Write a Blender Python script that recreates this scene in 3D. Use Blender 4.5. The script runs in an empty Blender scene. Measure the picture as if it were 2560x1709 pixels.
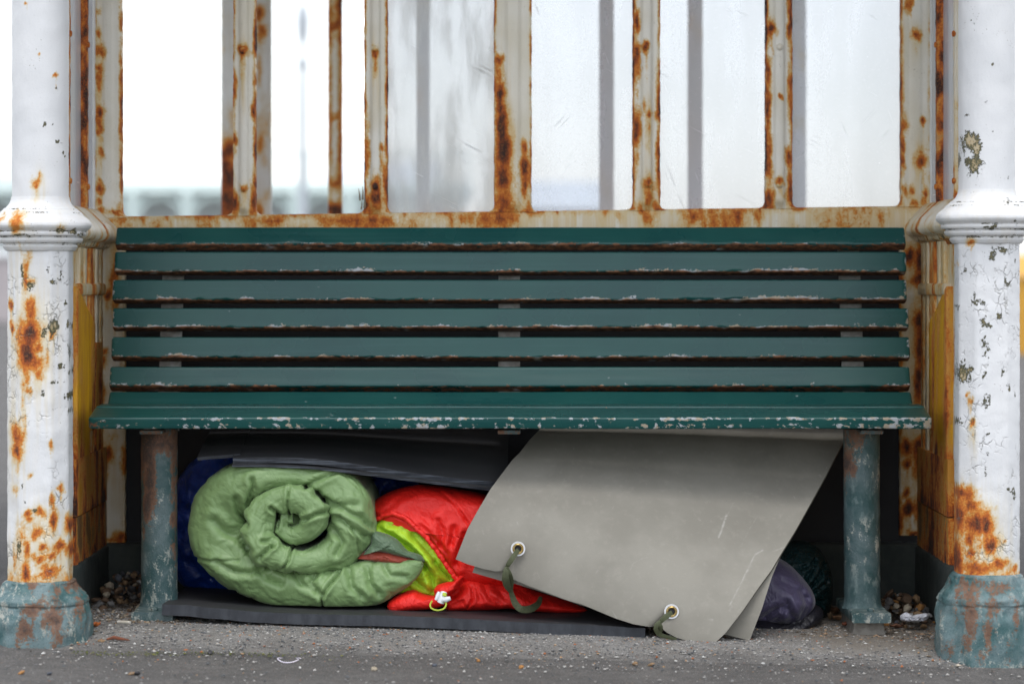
import bpy, math, random
import numpy as np
from mathutils import Vector, Matrix

random.seed(7)
RNG = np.random.default_rng(7)
S = bpy.context.scene
COL = S.collection

# ------------------------------------------------------------------ camera, sky, sun, exposure
F, HZ, CX, CY = 6900.0, 0.745, 1280.0, 700.0      # focal length and horizon measured in photo pixels, eye height in metres
cam_d = bpy.data.cameras.new('camera')
cam = bpy.data.objects.new('camera', cam_d)
COL.objects.link(cam)
cam.location = (0, 0, HZ)
cam.rotation_euler = (math.radians(90), 0, 0)
cam_d.sensor_width = 36.0
cam_d.lens = 36.0 * F / 2560.0
cam_d.shift_y = -(854.5 - CY) / 2560.0
cam_d.clip_start, cam_d.clip_end = 0.1, 2000
cam_d.dof.use_dof = True
cam_d.dof.focus_distance = 6.02
cam_d.dof.aperture_fstop = 2.8
cam_d.dof.aperture_blades = 9
S.camera = cam

SUN_EL, SUN_AZ = math.radians(72), math.radians(180)   # high, a little behind the camera, veiled by cloud
world = bpy.data.worlds.new('World')
S.world = world
world.use_nodes = True
wn = world.node_tree
wn.nodes.clear()
w_out = wn.nodes.new('ShaderNodeOutputWorld')
w_bg = wn.nodes.new('ShaderNodeBackground')
w_hsv = wn.nodes.new('ShaderNodeHueSaturation')
w_sky = wn.nodes.new('ShaderNodeTexSky')
w_sky.sky_type = 'NISHITA'
w_sky.sun_disc = False
w_sky.sun_elevation = SUN_EL
w_sky.sun_rotation = SUN_AZ
w_sky.air_density = 1.0
w_sky.dust_density = 1.0
w_sky.ozone_density = 1.0
w_hsv.inputs['Saturation'].default_value = 0.25         # overcast: the blue washed out by cloud
w_bg.inputs['Strength'].default_value = 0.15
wn.links.new(w_sky.outputs[0], w_hsv.inputs['Color'])
wn.links.new(w_hsv.outputs[0], w_bg.inputs['Color'])
wn.links.new(w_bg.outputs[0], w_out.inputs['Surface'])

sun_d = bpy.data.lights.new('sun', 'SUN')
sun_d.energy = 0.8
sun_d.angle = math.radians(30)
sun_d.color = (1.0, 0.97, 0.93)
sun = bpy.data.objects.new('sun', sun_d)
COL.objects.link(sun)
_d = Vector((math.sin(SUN_AZ) * math.cos(SUN_EL), math.cos(SUN_AZ) * math.cos(SUN_EL), math.sin(SUN_EL)))
sun.rotation_euler = _d.to_track_quat('Z', 'Y').to_euler()

S.view_settings.view_transform = 'Standard'
S.view_settings.look = 'None'
S.view_settings.gamma = 1.0
S.view_settings.use_curve_mapping = False
S.view_settings.exposure = 1.2
S.render.engine = 'CYCLES'
S.cycles.use_denoising = True
S.cycles.max_bounces = 5
S.cycles.diffuse_bounces = 3
S.cycles.glossy_bounces = 2
S.cycles.transparent_max_bounces = 16
S.cycles.sample_clamp_indirect = 6.0

# ------------------------------------------------------------------ helpers: measuring, noise
def P(px, py, D):
    """point of the place seen at photo pixel (px, py) standing D metres in front of the camera"""
    return np.array(((px - CX) / F * D, D, HZ - (py - CY) / F * D))
def PX(px, D): return (px - CX) / F * D
def PZ(py, D): return HZ - (py - CY) / F * D

_perm = RNG.permutation(256)
_perm = np.concatenate([_perm, _perm, _perm])
_grad = RNG.normal(size=(256, 3))
_grad /= np.linalg.norm(_grad, axis=1)[:, None]
def noise3(p):
    p = np.asarray(p, float)
    i = np.floor(p).astype(int)
    f = p - i
    u = f * f * f * (f * (f * 6 - 15) + 10)
    i &= 255
    r = 0.0
    for dx in (0, 1):
        for dy in (0, 1):
            for dz in (0, 1):
                h = _perm[_perm[_perm[i[..., 0] + dx] + i[..., 1] + dy] + i[..., 2] + dz]
                g = _grad[h]
                d = f - np.array((dx, dy, dz))
                w = (u[..., 0] if dx else 1 - u[..., 0]) * (u[..., 1] if dy else 1 - u[..., 1]) * (u[..., 2] if dz else 1 - u[..., 2])
                r = r + w * (g * d).sum(-1)
    return r * 1.5
def fbm(p, oct=4, gain=0.5):
    p = np.asarray(p, float)
    a, s, t = 1.0, 0.0, 0.0
    for k in range(oct):
        s = s + a * noise3(p * (2.03 ** k) + 17.3 * k)
        t += a
        a *= gain
    return s / t
def ridged(p, oct=3):
    p = np.asarray(p, float)
    a, s, t = 1.0, 0.0, 0.0
    for k in range(oct):
        s = s + a * (1 - np.minimum(1, np.abs(noise3(p * (2.1 ** k) + 9.7 * k)) * 2.2))
        t += a
        a *= 0.5
    return s / t
def sstep(a, b, x):
    t = np.clip((x - a) / (b - a), 0, 1)
    return t * t * (3 - 2 * t)
def seg_dist(x, z, line):
    """distance of points (x, z) to a polyline"""
    d = np.full(np.shape(x), 1e9)
    for (ax, az), (bx, bz) in zip(line[:-1], line[1:]):
        vx, vz = bx - ax, bz - az
        t = np.clip(((x - ax) * vx + (z - az) * vz) / max(vx * vx + vz * vz, 1e-12), 0, 1)
        d = np.minimum(d, np.hypot(x - ax - t * vx, z - az - t * vz))
    return d
def smooth_path(pts, n):
    """Catmull-Rom through pts (rows), resampled to n rows evenly along the curve"""
    p = np.asarray(pts, float)
    q = np.vstack([2 * p[0] - p[1], p, 2 * p[-1] - p[-2]])
    out = []
    for k in range(1, len(q) - 2):
        t = np.linspace(0, 1, 24, endpoint=False)[:, None]
        a, b, c, d = q[k - 1], q[k], q[k + 1], q[k + 2]
        out.append(0.5 * (2 * b + (c - a) * t + (2 * a - 5 * b + 4 * c - d) * t ** 2 + (3 * b - a - 3 * c + d) * t ** 3))
    out = np.vstack(out + [p[-1:]])
    L = np.concatenate([[0], np.cumsum(np.linalg.norm(np.diff(out[:, :2], axis=0), axis=1))])
    s = np.linspace(0, L[-1], n)
    return np.stack([np.interp(s, L, out[:, k]) for k in range(out.shape[1])], 1)
def resample(pts, n):
    p = np.asarray(pts, float)
    L = np.concatenate([[0], np.cumsum(np.linalg.norm(np.diff(p, axis=0), axis=1))])
    s = np.linspace(0, L[-1], n)
    return np.stack([np.interp(s, L, p[:, k]) for k in range(p.shape[1])], 1)

# ------------------------------------------------------------------ helpers: objects
def make_mesh(name, v, f, mat, smooth=True, attrs=None):
    me = bpy.data.meshes.new(name)
    me.from_pydata([tuple(x) for x in np.asarray(v, float).tolist()], [], f)
    me.update()
    if smooth:
        me.polygons.foreach_set('use_smooth', [True] * len(me.polygons))
    for k, a in (attrs or {}).items():
        at = me.attributes.new(k, 'FLOAT', 'POINT')
        at.data.foreach_set('value', np.asarray(a, np.float32))
    if mat:
        me.materials.append(mat)
    return me
def link(name, me, parent=None, sharp=None):
    o = bpy.data.objects.new(name, me)
    COL.objects.link(o)
    if parent is not None:
        o.parent = parent
        if parent.parent is None and parent.type == 'EMPTY':
            o.matrix_parent_inverse = Matrix.Translation(-Vector(parent.location))
    if sharp is not None and me is not None:
        me.set_sharp_from_angle(angle=math.radians(sharp))
    return o
def part(name, v, f, mat, parent=None, smooth=True, attrs=None, sharp=40):
    return link(name, make_mesh(name, v, f, mat, smooth, attrs), parent, sharp if smooth else None)
def tag(o, label, cat, group=None):
    o['label'] = label
    o['category'] = cat
    if group: o['group'] = group
    return o
def thing(name, loc, label, cat, group=None):
    o = bpy.data.objects.new(name, None)
    COL.objects.link(o)
    o.location = tuple(float(c) for c in loc)
    o.empty_display_size = 0.1
    return tag(o, label, cat, group)
def structure(o):
    o['kind'] = 'structure'
    return o
def grid_faces(nu, nv, wrap_u=False, wrap_v=False, off=0):
    f = []
    for i in range(nu if wrap_u else nu - 1):
        for j in range(nv if wrap_v else nv - 1):
            a, b = i, (i + 1) % nu
            c, d = j, (j + 1) % nv
            f.append((off + a * nv + c, off + b * nv + c, off + b * nv + d, off + a * nv + d))
    return f
def loft(rings):
    """rings: (K, N, 3), each closed; capped ends"""
    r = np.asarray(rings, float)
    K, N, _ = r.shape
    f = grid_faces(K, N, wrap_v=True)
    f.append(tuple(range(N - 1, -1, -1)))
    f.append(tuple((K - 1) * N + j for j in range(N)))
    return r.reshape(-1, 3), f
def box(x0, x1, y0, y1, z0, z1):
    v = [(x, y, z) for x in (x0, x1) for y in (y0, y1) for z in (z0, z1)]
    f = [(0, 1, 3, 2), (4, 6, 7, 5), (0, 4, 5, 1), (2, 3, 7, 6), (0, 2, 6, 4), (1, 5, 7, 3)]
    return np.array(v, float), f
def bevel_box(x0, x1, y0, y1, z0, z1, b=0.004, step=0.006, axis=2, rough=0.0, seed=0.0, cross=3):
    """box with rounded long edges, cut into many rings along one axis, its faces a little uneven"""
    lo, hi = np.array((x0, y0, z0), float), np.array((x1, y1, z1), float)
    ax = [k for k in range(3) if k != axis]
    a0, a1, b0, b1 = lo[ax[0]], hi[ax[0]], lo[ax[1]], hi[ax[1]]
    pts = []
    for (cx, cy, st) in ((a1 - b, b1 - b, 0), (a0 + b, b1 - b, 90), (a0 + b, b0 + b, 180), (a1 - b, b0 + b, 270)):
        for k in range(3):
            t = math.radians(st + 45 * k)
            pts.append((cx + b * math.cos(t), cy + b * math.sin(t)))
        if cross:
            pass
    # extra points along each side
    full = []
    n = len(pts)
    for k in range(n):
        p, q = pts[k], pts[(k + 1) % n]
        full.append(p)
        L = math.hypot(q[0] - p[0], q[1] - p[1])
        if L > b * 1.2:
            m = max(1, min(12, int(L / step)))
            for j in range(1, m):
                full.append((p[0] + (q[0] - p[0]) * j / m, p[1] + (q[1] - p[1]) * j / m))
    full = np.array(full)
    K = max(2, int((hi[axis] - lo[axis]) / step) + 1)
    s = np.linspace(lo[axis], hi[axis], K)
    R = np.zeros((K, len(full), 3))
    R[:, :, ax[0]] = full[None, :, 0]
    R[:, :, ax[1]] = full[None, :, 1]
    R[:, :, axis] = s[:, None]
    if rough:
        c = np.array([(a0 + a1) / 2, (b0 + b1) / 2])
        n3 = fbm(R * 60 + seed, 3)
        for k in (0, 1):
            h = max(1e-6, (hi - lo)[ax[k]] / 2)
            R[:, :, ax[k]] += np.sign(R[:, :, ax[k]] - c[k]) * n3 * rough * (np.abs(R[:, :, ax[k]] - c[k]) / h)
    v, f = loft(R)
    if axis == 1:
        f = [tuple(reversed(q)) for q in f]
    return v, f
def merge(*vf):
    V, Fc, off = [], [], 0
    for v, f in vf:
        V.append(np.asarray(v, float))
        Fc += [tuple(i + off for i in q) for q in f]
        off += len(v)
    return np.vstack(V), Fc
def tube(path, r, n=8):
    p = np.asarray(path, float)
    r = np.broadcast_to(np.asarray(r, float), (len(p),))
    t = np.gradient(p, axis=0)
    t /= np.linalg.norm(t, axis=1)[:, None] + 1e-12
    up = np.array((0.13, 0.9, 0.31))
    a = np.cross(t, up); a /= np.linalg.norm(a, axis=1)[:, None] + 1e-12
    b = np.cross(t, a)
    th = np.linspace(0, 2 * math.pi, n, endpoint=False)
    R = p[:, None] + r[:, None, None] * (np.cos(th)[None, :, None] * a[:, None] + np.sin(th)[None, :, None] * b[:, None])
    return loft(R)
def lathe(prof, center, n=24, axis='y'):
    """profile of (radius, height) turned about an axis"""
    th = np.linspace(0, 2 * math.pi, n, endpoint=False)
    R = []
    for r, h in prof:
        c, s = r * np.cos(th), r * np.sin(th)
        R.append(np.stack([c, np.full(n, h), s] if axis == 'y' else [c, s, np.full(n, h)], 1))
    v, f = loft(np.array(R))
    return v + np.asarray(center, float), f
def bolt(px, py, D, r=0.009):
    c = P(px, py, D)
    return lathe([(r, 0.0), (r, -0.003), (r * 0.75, -0.0065), (r * 0.3, -0.008)], c, 14)
def blobs(v, D, lst, soft=1.08, drip=False):
    """wear traced from the photograph: sum of soft spots (px, py, rx, ry, strength) on a face standing at depth D"""
    x = v[:, 0] + .007 * fbm(v * np.array((60, 60, 30)) + 2, 3)
    z = v[:, 2] + .016 * fbm(v * np.array((70, 70, 24)) + 9, 3)
    out = np.zeros(len(v))
    lst = list(lst) + [(px + .2 * rx, py + 2.0 * ry + 6, max(1.6, .34 * rx), 1.3 * ry + 8, .46 * min(a, .9)) for (px, py, rx, ry, a) in lst if drip and a > .55]
    for (px, py, rx, ry, a) in lst:
        cx, cz = PX(px, D), PZ(py, D)
        sx, sz = rx / F * D * soft, ry / F * D * soft
        q = ((x - cx) / sx) ** 2 + ((z - cz) / sz) ** 2
        out = np.maximum(out, a * (0.82 * np.exp(-0.5 * q) + 0.18 * np.exp(-0.5 * q / 4.5)) * 1.04)
    return out

# ------------------------------------------------------------------ helpers: materials
class M:
    def __init__(s, name):
        s.m = bpy.data.materials.new(name)
        s.m.use_nodes = True
        s.t = s.m.node_tree
        s.t.nodes.clear()
        s.out = s.n('ShaderNodeOutputMaterial')
        s.b = s.n('ShaderNodeBsdfPrincipled')
        s.t.links.new(s.b.outputs[0], s.out.inputs['Surface'])
        s.tc = s.n('ShaderNodeTexCoord').outputs['Object']
    def n(s, t): return s.t.nodes.new(t)
    def set(s, sock, v):
        if isinstance(v, bpy.types.NodeSocket): s.t.links.new(v, sock)
        elif isinstance(v, tuple) and sock.type == 'RGBA': sock.default_value = tuple(v) + (1.0,) * (4 - len(v))
        else: sock.default_value = v
    def map(s, scale, rot=(0, 0, 0), src=None):
        if any(rot):
            r = s.n('ShaderNodeMapping')
            r.inputs['Rotation'].default_value = rot
            s.t.links.new(src or s.tc, r.inputs['Vector'])
            src, rot = r.outputs[0], (0, 0, 0)
        m = s.n('ShaderNodeMapping')
        m.inputs['Scale'].default_value = scale
        m.inputs['Rotation'].default_value = rot
        s.t.links.new(src or s.tc, m.inputs['Vector'])
        return m.outputs[0]
    def noise(s, scale, detail=4, rough=0.55, vec=None, dist=0.0):
        m = s.n('ShaderNodeTexNoise')
        s.t.links.new(vec or s.tc, m.inputs['Vector'])
        m.inputs['Scale'].default_value = scale
        m.inputs['Detail'].default_value = detail
        m.inputs['Roughness'].default_value = rough
        m.inputs['Distortion'].default_value = dist
        return m.outputs['Fac']
    def voro(s, scale, vec=None, feature='F1', rnd=1.0, out='Distance'):
        m = s.n('ShaderNodeTexVoronoi')
        m.feature = feature
        s.t.links.new(vec or s.tc, m.inputs['Vector'])
        m.inputs['Scale'].default_value = scale
        m.inputs['Randomness'].default_value = rnd
        return m.outputs[out]
    def attr(s, name):
        m = s.n('ShaderNodeAttribute')
        m.attribute_name = name
        return m.outputs['Fac']
    def math(s, op, a, b=0.0, c=None):
        m = s.n('ShaderNodeMath')
        m.operation = op
        s.set(m.inputs[0], a); s.set(m.inputs[1], b)
        if c is not None: s.set(m.inputs[2], c)
        return m.outputs[0]
    def add(s, a, b): return s.math('ADD', a, b)
    def mul(s, a, b): return s.math('MULTIPLY', a, b)
    def mad(s, a, b, c): return s.math('MULTIPLY_ADD', a, b, c)
    def step(s, x, lo, hi, t0=0.0, t1=1.0):
        m = s.n('ShaderNodeMapRange')
        m.interpolation_type = 'SMOOTHSTEP'
        s.set(m.inputs['Value'], x)
        m.inputs['From Min'].default_value = lo; m.inputs['From Max'].default_value = hi
        m.inputs['To Min'].default_value = t0; m.inputs['To Max'].default_value = t1
        return m.outputs[0]
    def mix(s, f, a, b):
        m = s.n('ShaderNodeMix')
        m.data_type = 'RGBA'
        s.set(m.inputs[0], f); s.set(m.inputs[6], a); s.set(m.inputs[7], b)
        return m.outputs[2]
    def ramp(s, f, stops, interp='LINEAR'):
        m = s.n('ShaderNodeValToRGB')
        r = m.color_ramp
        r.interpolation = interp
        while len(r.elements) < len(stops): r.elements.new(0.5)
        for e, (p, c) in zip(r.elements, stops):
            e.position = p
            e.color = tuple(c) + (1.0,)
        s.t.links.new(f, m.inputs[0])
        return m.outputs[0]
    def bump(s, h, strength=0.5, dist=0.002, normal=None):
        m = s.n('ShaderNodeBump')
        m.inputs['Strength'].default_value = strength
        m.inputs['Distance'].default_value = dist
        s.t.links.new(h, m.inputs['Height'])
        if normal is not None: s.t.links.new(normal, m.inputs['Normal'])
        return m.outputs[0]
    def done(s, color=None, rough=None, normal=None, **kw):
        if color is not None: s.set(s.b.inputs['Base Color'], color)
        if rough is not None: s.set(s.b.inputs['Roughness'], rough)
        if normal is not None: s.t.links.new(normal, s.b.inputs['Normal'])
        for k, v in kw.items():
            s.set(s.b.inputs[k.replace('_', ' ')], v)
        return s.m

RUST_RAMP = [(0.0, (0.60, 0.30, 0.07)), (0.12, (0.58, 0.20, 0.03)), (0.32, (0.46, 0.115, 0.014)), (0.55, (0.28, 0.06, 0.012)), (0.76, (0.09, 0.024, 0.011)), (1.0, (0.03, 0.014, 0.011))]
def rusty_paint(name, paint, paint2, dirt=(0.50, 0.40, 0.22), amp=0.75, base=0.0, stain_amt=0.5, fleck=0.3, rough=0.42, crackle=0.0):
    """painted iron: attribute rust says where it has broken through, chip where the paint has flaked to an older coat"""
    m = M(name)
    n1 = m.noise(46, 7, 0.75, m.map((1, 1, .55)), dist=0.2)
    n2 = m.noise(190, 3, 0.65)
    streakv = m.map((75, 75, 4))
    st = m.noise(1.0, 4, 0.6, streakv)
    low = m.noise(7, 2, 0.5)
    a = m.attr('rust')
    gate = m.step(a, 0.02, 0.30)
    r = m.add(m.mad(m.mad(n1, 1.0, -0.5), m.mul(gate, amp * 1.5), a), m.mul(m.mad(n2, 1.0, -0.5), m.mul(gate, amp * 0.6)))
    r = m.add(r, base)
    # thin yellow weeping round the rust and down from it
    s = m.attr('stain')
    sm = m.add(m.mul(s, m.mad(st, 2.0, -0.45)), m.mul(m.step(r, 0.05, 0.45), 0.75))
    pc = m.mix(m.step(low, 0.35, 0.7), paint, paint2)
    pc = m.mix(m.math('MINIMUM', m.mul(m.step(sm, 0.05, 0.85), stain_amt * 1.5), 0.92), pc, dirt)
    pc = m.mix(m.mul(m.step(n2, 0.56, 0.75), 0.22), pc, tuple(c * 0.7 for c in paint2))
    weep = m.mul(m.step(r, 0.20, 0.42), 0.62)
    pc = m.mix(weep, pc, (0.58, 0.30, 0.06))
    mask = m.step(r, 0.39, 0.46)
    rc = m.ramp(m.step(r, 0.39, 1.08), RUST_RAMP)
    rc = m.mix(m.mul(m.step(n2, 0.5, 0.62), 0.35), rc, (0.42, 0.14, 0.03))
    col = m.mix(mask, pc, rc)
    # flaked chips: a dark mossy rim round an ochre under-coat
    c = m.attr('chip')
    cg = m.step(c, 0.02, 0.3)
    cr = m.add(c, m.mul(m.mad(n1, 1.0, -0.5), m.mul(cg, 1.5)))
    cr = m.add(cr, m.mul(m.mad(n2, 1.0, -0.5), m.mul(cg, 0.9)))
    cmask = m.step(cr, 0.40, 0.44)
    ccol = m.ramp(m.step(cr, 0.40, 1.05), [(0.0, (0.06, 0.06, 0.035)), (0.30, (0.12, 0.11, 0.05)), (0.42, (0.34, 0.25, 0.12)), (0.7, (0.45, 0.40, 0.30)), (1.0, (0.46, 0.32, 0.13))])
    col = m.mix(cmask, col, ccol)
    # small pits
    pit = m.voro(150)
    keep = m.noise(20, 2, 0.5)
    pmask = m.mul(m.step(pit, 0.16, 0.06), m.step(keep, 0.56, 0.64))
    col = m.mix(m.mul(pmask, fleck * 2), col, (0.16, 0.12, 0.07))
    h = m.add(m.add(m.mul(mask, -0.5), m.mul(cmask, -0.8)), m.add(m.mul(n2, m.mad(mask, 0.9, 0.10)), m.mul(n1, 0.45)))
    if crackle:
        cv = m.n('ShaderNodeVectorMath'); cv.operation = 'ADD'
        nz = m.n('ShaderNodeTexNoise'); nz.inputs['Scale'].default_value = 30; nz.inputs['Detail'].default_value = 3
        m.t.links.new(m.tc, nz.inputs['Vector'])
        sc = m.n('ShaderNodeVectorMath'); sc.operation = 'SCALE'; sc.inputs['Scale'].default_value = 0.035
        m.t.links.new(nz.outputs['Color'], sc.inputs[0])
        m.t.links.new(m.tc, cv.inputs[0]); m.t.links.new(sc.outputs[0], cv.inputs[1])
        ed = m.voro(58, m.map((1, 1, .75), src=cv.outputs[0]), 'DISTANCE_TO_EDGE')
        zone = m.mul(m.step(m.noise(15, 3, 0.6), 0.50, 0.64), m.attr('crack'))
        line = m.mul(m.step(ed, 0.06, 0.02), m.mul(zone, m.step(n2, .38, .55)))
        col = m.mix(m.mul(line, crackle), col, (0.20, 0.19, 0.16))
        h = m.add(h, m.mul(m.step(ed, 0.10, 0.0), m.mul(zone, -0.6)))
    nb = m.bump(m.add(h, m.mul(pmask, -0.5)), 0.9, 0.0030)
    return m.done(col, m.mad(mask, 0.42, rough), nb)
def old_green_iron(name, rust_base=0.42, pale=0.5, speck=0.5, dark=1.0):
    """old blue-green paint, chalked and patched with primer, rust coming through"""
    m = M(name)
    n1 = m.noise(13, 4, 0.6, dist=0.5)
    n2 = m.noise(60, 5, 0.66, m.map((1, 1, .5)))
    n3 = m.noise(280, 3, 0.6)
    low = m.noise(7, 2, 0.5, dist=0.4)
    c = m.mix(m.step(n1, 0.36, 0.62), tuple(k * dark for k in (0.034, 0.098, 0.102)), tuple(k * dark for k in (0.125, 0.185, 0.195)))
    c = m.mix(m.mul(m.step(n2, 0.50, 0.70), pale), c, (0.21, 0.27, 0.265))
    c = m.mix(m.mul(m.mul(m.step(m.add(n2, m.mul(n3, .5)), 0.78, 0.90), m.step(low, .42, .60)), speck), c, (0.40, 0.40, 0.35))
    c = m.mix(m.mul(m.step(n3, 0.48, 0.34), 0.35), c, (0.018, 0.05, 0.052))
    a = m.attr('rust')
    r = m.add(m.mad(m.mad(n1, 0.45, m.mul(n2, 0.65)), 1.2, rust_base - 1.02), a)
    r = m.add(r, m.mul(m.mad(n3, 1.0, -.5), .55))
    n5 = m.noise(110, 4, .7)
    r = m.add(r, m.mul(m.mad(n5, 1.0, -.5), .7))
    mask = m.step(r, 0.34, 0.52)
    rc = m.ramp(m.step(r, 0.34, 0.95), [(0.0, (0.15, 0.105, 0.07)), (0.3, (0.165, 0.075, 0.040)), (0.65, (0.085, 0.042, 0.028)), (1.0, (0.035, 0.02, 0.016))])
    rc = m.mix(m.mul(m.step(n3, 0.52, 0.66), 0.45), rc, (0.24, 0.10, 0.04))
    c = m.mix(m.mul(mask, 0.9), c, rc)
    h = m.add(m.mul(n2, 0.7), m.add(m.mul(n3, 0.35), m.mul(mask, -0.3)))
    return m.done(c, m.mad(mask, 0.3, 0.5), m.bump(h, 0.85, 0.0038))
def bench_paint(name):
    m = M(name)
    grainv = m.map((3.0, 60, 60))
    g = m.noise(1.0, 5, 0.6, grainv)
    n1 = m.noise(95, 6, 0.70, m.map((0.6, 1, 1)))
    n2 = m.noise(300, 3, 0.6, m.map((0.7, 1, 1)))
    low = m.noise(5, 3)
    e = m.attr('edge')
    w = m.add(e, m.mul(m.mad(n1, 1.0, -0.5), m.mul(m.step(e, 0.02, 0.3), 1.3)))
    w = m.add(w, m.mul(m.mad(n2, 1.0, -0.5), m.mul(m.step(e, 0.02, 0.3), 0.5)))
    mask = m.step(w, 0.52, 0.57)
    c = m.mix(m.step(low, .3, .7), (0.006, 0.058, 0.056), (0.010, 0.074, 0.066))
    c = m.mix(m.mul(m.step(m.noise(1.0, 4, .65, m.map((2.2, 90, 90))), .5, .72), .28), c, (0.03, 0.10, 0.10))
    u = m.attr('under')
    prim = m.mix(m.step(m.noise(45, 3), 0.46, 0.56), (0.36, 0.39, 0.41), (0.34, 0.29, 0.22))
    wood = m.mix(m.step(n1, 0.4, 0.65), (0.055, 0.026, 0.015), (0.24, 0.105, 0.05))
    bare = m.mix(m.step(m.add(m.mul(u, 1.1), m.mad(m.noise(28, 3), 1.2, -0.6)), 0.35, 0.62), prim, wood)
    c = m.mix(mask, c, bare)
    # stray white specks of bird lime and knocked paint
    sp = m.voro(34, m.map((0.55, 1, 1)))
    sk = m.noise(13, 2)
    smask = m.mul(m.step(m.add(sp, m.mul(n2, 0.1)), 0.13, 0.085), m.step(sk, 0.57, 0.62))
    c = m.mix(m.mul(smask, 0.85), c, (0.48, 0.53, 0.52))
    h = m.add(m.add(m.mul(g, 0.25), m.mul(n2, m.mad(mask, 0.6, 0.03))), m.add(m.mul(mask, -0.45), m.mul(smask, 0.3)))
    return m.done(c, m.mad(mask, 0.45, m.mad(low, 0.12, 0.22)), m.bump(h, 0.5, 0.0014), Specular_IOR_Level=0.40)
def cloth(name, col, col2, rough=0.42, sheen=0.25, weave=900, crease=0.5, scale=26):
    """thin woven shell: stretched wrinkles, puckers and a fine weave"""
    m = M(name)
    n = m.noise(scale, 3, 0.55, m.map((1.0, .5, .45), (0, .5, 0)), dist=1.2)
    n_b = m.noise(scale * 1.5, 3, 0.55, m.map((.45, .5, 1.0), (0, -.35, 0)), dist=1.0)
    f = m.noise(weave, 2, 0.5)
    rid = m.mul(m.math('POWER', m.math('ABSOLUTE', m.mad(n, 2.0, -1.0)), .7), 1.5)
    rid2 = m.mul(m.math('POWER', m.math('ABSOLUTE', m.mad(n_b, 2.0, -1.0)), .7), 1.0)
    c = m.mix(m.noise(9, 2), col, col2)
    h = m.add(m.add(rid, rid2), m.mul(f, 0.06))
    return m.done(c, rough, m.bump(h, crease * .75, 0.0055), Sheen_Weight=sheen, Sheen_Roughness=0.4)
def plain(name, col, col2, rough=0.6, scale=30, bump=0.2, dist=0.002, spec=0.5, metal=0.0):
    m = M(name)
    n = m.noise(scale, 6, 0.6)
    return m.done(m.mix(m.step(n, 0.3, 0.7), col, col2), rough, m.bump(n, bump, dist), Specular_IOR_Level=spec, Metallic=metal)
def glass_mat(name, veil, tint, dirt_scale=14, scratch=0.5, grime=0.5):
    """old clear sheet: part of the light goes straight through, part is caught by dirt and scratches"""
    m = M(name)
    m.t.nodes.remove(m.b)
    tr = m.n('ShaderNodeBsdfTransparent')
    m.set(tr.inputs['Color'], tint)
    di = m.n('ShaderNodeBsdfDiffuse')
    tl = m.n('ShaderNodeBsdfTranslucent')
    low = m.noise(dirt_scale, 6, 0.62, m.map((1, 1, 0.22)))
    fine = m.noise(160, 3, 0.6)
    dc = m.mix(m.step(low, 0.42, 0.62), (0.93, 0.94, 0.96), (0.84, 0.84, 0.82))
    m.set(di.inputs['Color'], dc); m.set(tl.inputs['Color'], dc)
    half = m.n('ShaderNodeMixShader')
    half.inputs[0].default_value = 0.72
    m.t.links.new(di.outputs[0], half.inputs[1]); m.t.links.new(tl.outputs[0], half.inputs[2])
    f = m.add(veil, m.mul(m.step(low, 0.40, 0.68), grime))
    for (rot, sc, seed) in (((0, 0.35, 0), (230, 1, 6), 1), ((0, -0.75, 0), (190, 1, 7), 2), ((0, 1.1, 0), (210, 1, 9), 3)):
        ln = m.noise(1.0, 2, 0.4, m.map(sc, rot))
        gate = m.noise(7 + seed, 2)
        f = m.add(f, m.mul(m.mul(m.step(ln, 0.68, 0.78), m.step(gate, 0.54, 0.64)), scratch))
    spk = m.mul(m.step(m.voro(60), 0.08, 0.04), m.step(m.noise(11, 2), 0.55, 0.62))
    f = m.math('MINIMUM', m.add(m.add(f, m.mul(spk, 0.4)), m.mul(m.step(fine, 0.55, 0.75), 0.025)), 0.97)
    mx = m.n('ShaderNodeMixShader')
    m.t.links.new(f, mx.inputs[0]); m.t.links.new(tr.outputs[0], mx.inputs[1]); m.t.links.new(half.outputs[0], mx.inputs[2])
    gl = m.n('ShaderNodeBsdfGlossy')
    gl.inputs['Roughness'].default_value = 0.12
    fr = m.n('ShaderNodeFresnel')
    fr.inputs['IOR'].default_value = 1.4
    top = m.n('ShaderNodeMixShader')
    m.t.links.new(m.mul(fr.outputs[0], 0.6), top.inputs[0]); m.t.links.new(mx.outputs[0], top.inputs[1]); m.t.links.new(gl.outputs[0], top.inputs[2])
    m.t.links.new(top.outputs[0], m.out.inputs['Surface'])
    return m.m

MAT = {}
MAT['white_iron'] = rusty_paint('white_painted_iron', (0.71, 0.715, 0.725), (0.63, 0.64, 0.655), dirt=(0.62, 0.52, 0.32), fleck=0.5, crackle=0.7)
MAT['cream_iron'] = rusty_paint('cream_painted_iron', (0.76, 0.73, 0.65), (0.66, 0.61, 0.49), dirt=(0.62, 0.46, 0.21), stain_amt=0.55, fleck=0.35)
MAT['rust_bar'] = rusty_paint('bare_rusty_iron', (0.34, 0.14, 0.06), (0.26, 0.10, 0.05), dirt=(0.3, 0.1, 0.03), base=0.0, amp=0.9)
MAT['base_iron'] = old_green_iron('old_blue_green_iron', 0.50, 0.85, 0.8, 1.0)
MAT['leg_iron'] = old_green_iron('chalked_green_iron', 0.28, 0.5, 0.9, 0.7)
MAT['bench'] = bench_paint('green_bench_paint')
MAT['green_cloth'] = cloth('sage_green_nylon', (0.190, 0.300, 0.120), (0.170, 0.268, 0.108), 0.46, 0.08, 900, 0.30, 20)
MAT['green_cloth_dull'] = cloth('sage_green_collar', (0.095, 0.155, 0.085), (0.08, 0.13, 0.075), 0.5, 0.2)
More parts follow.
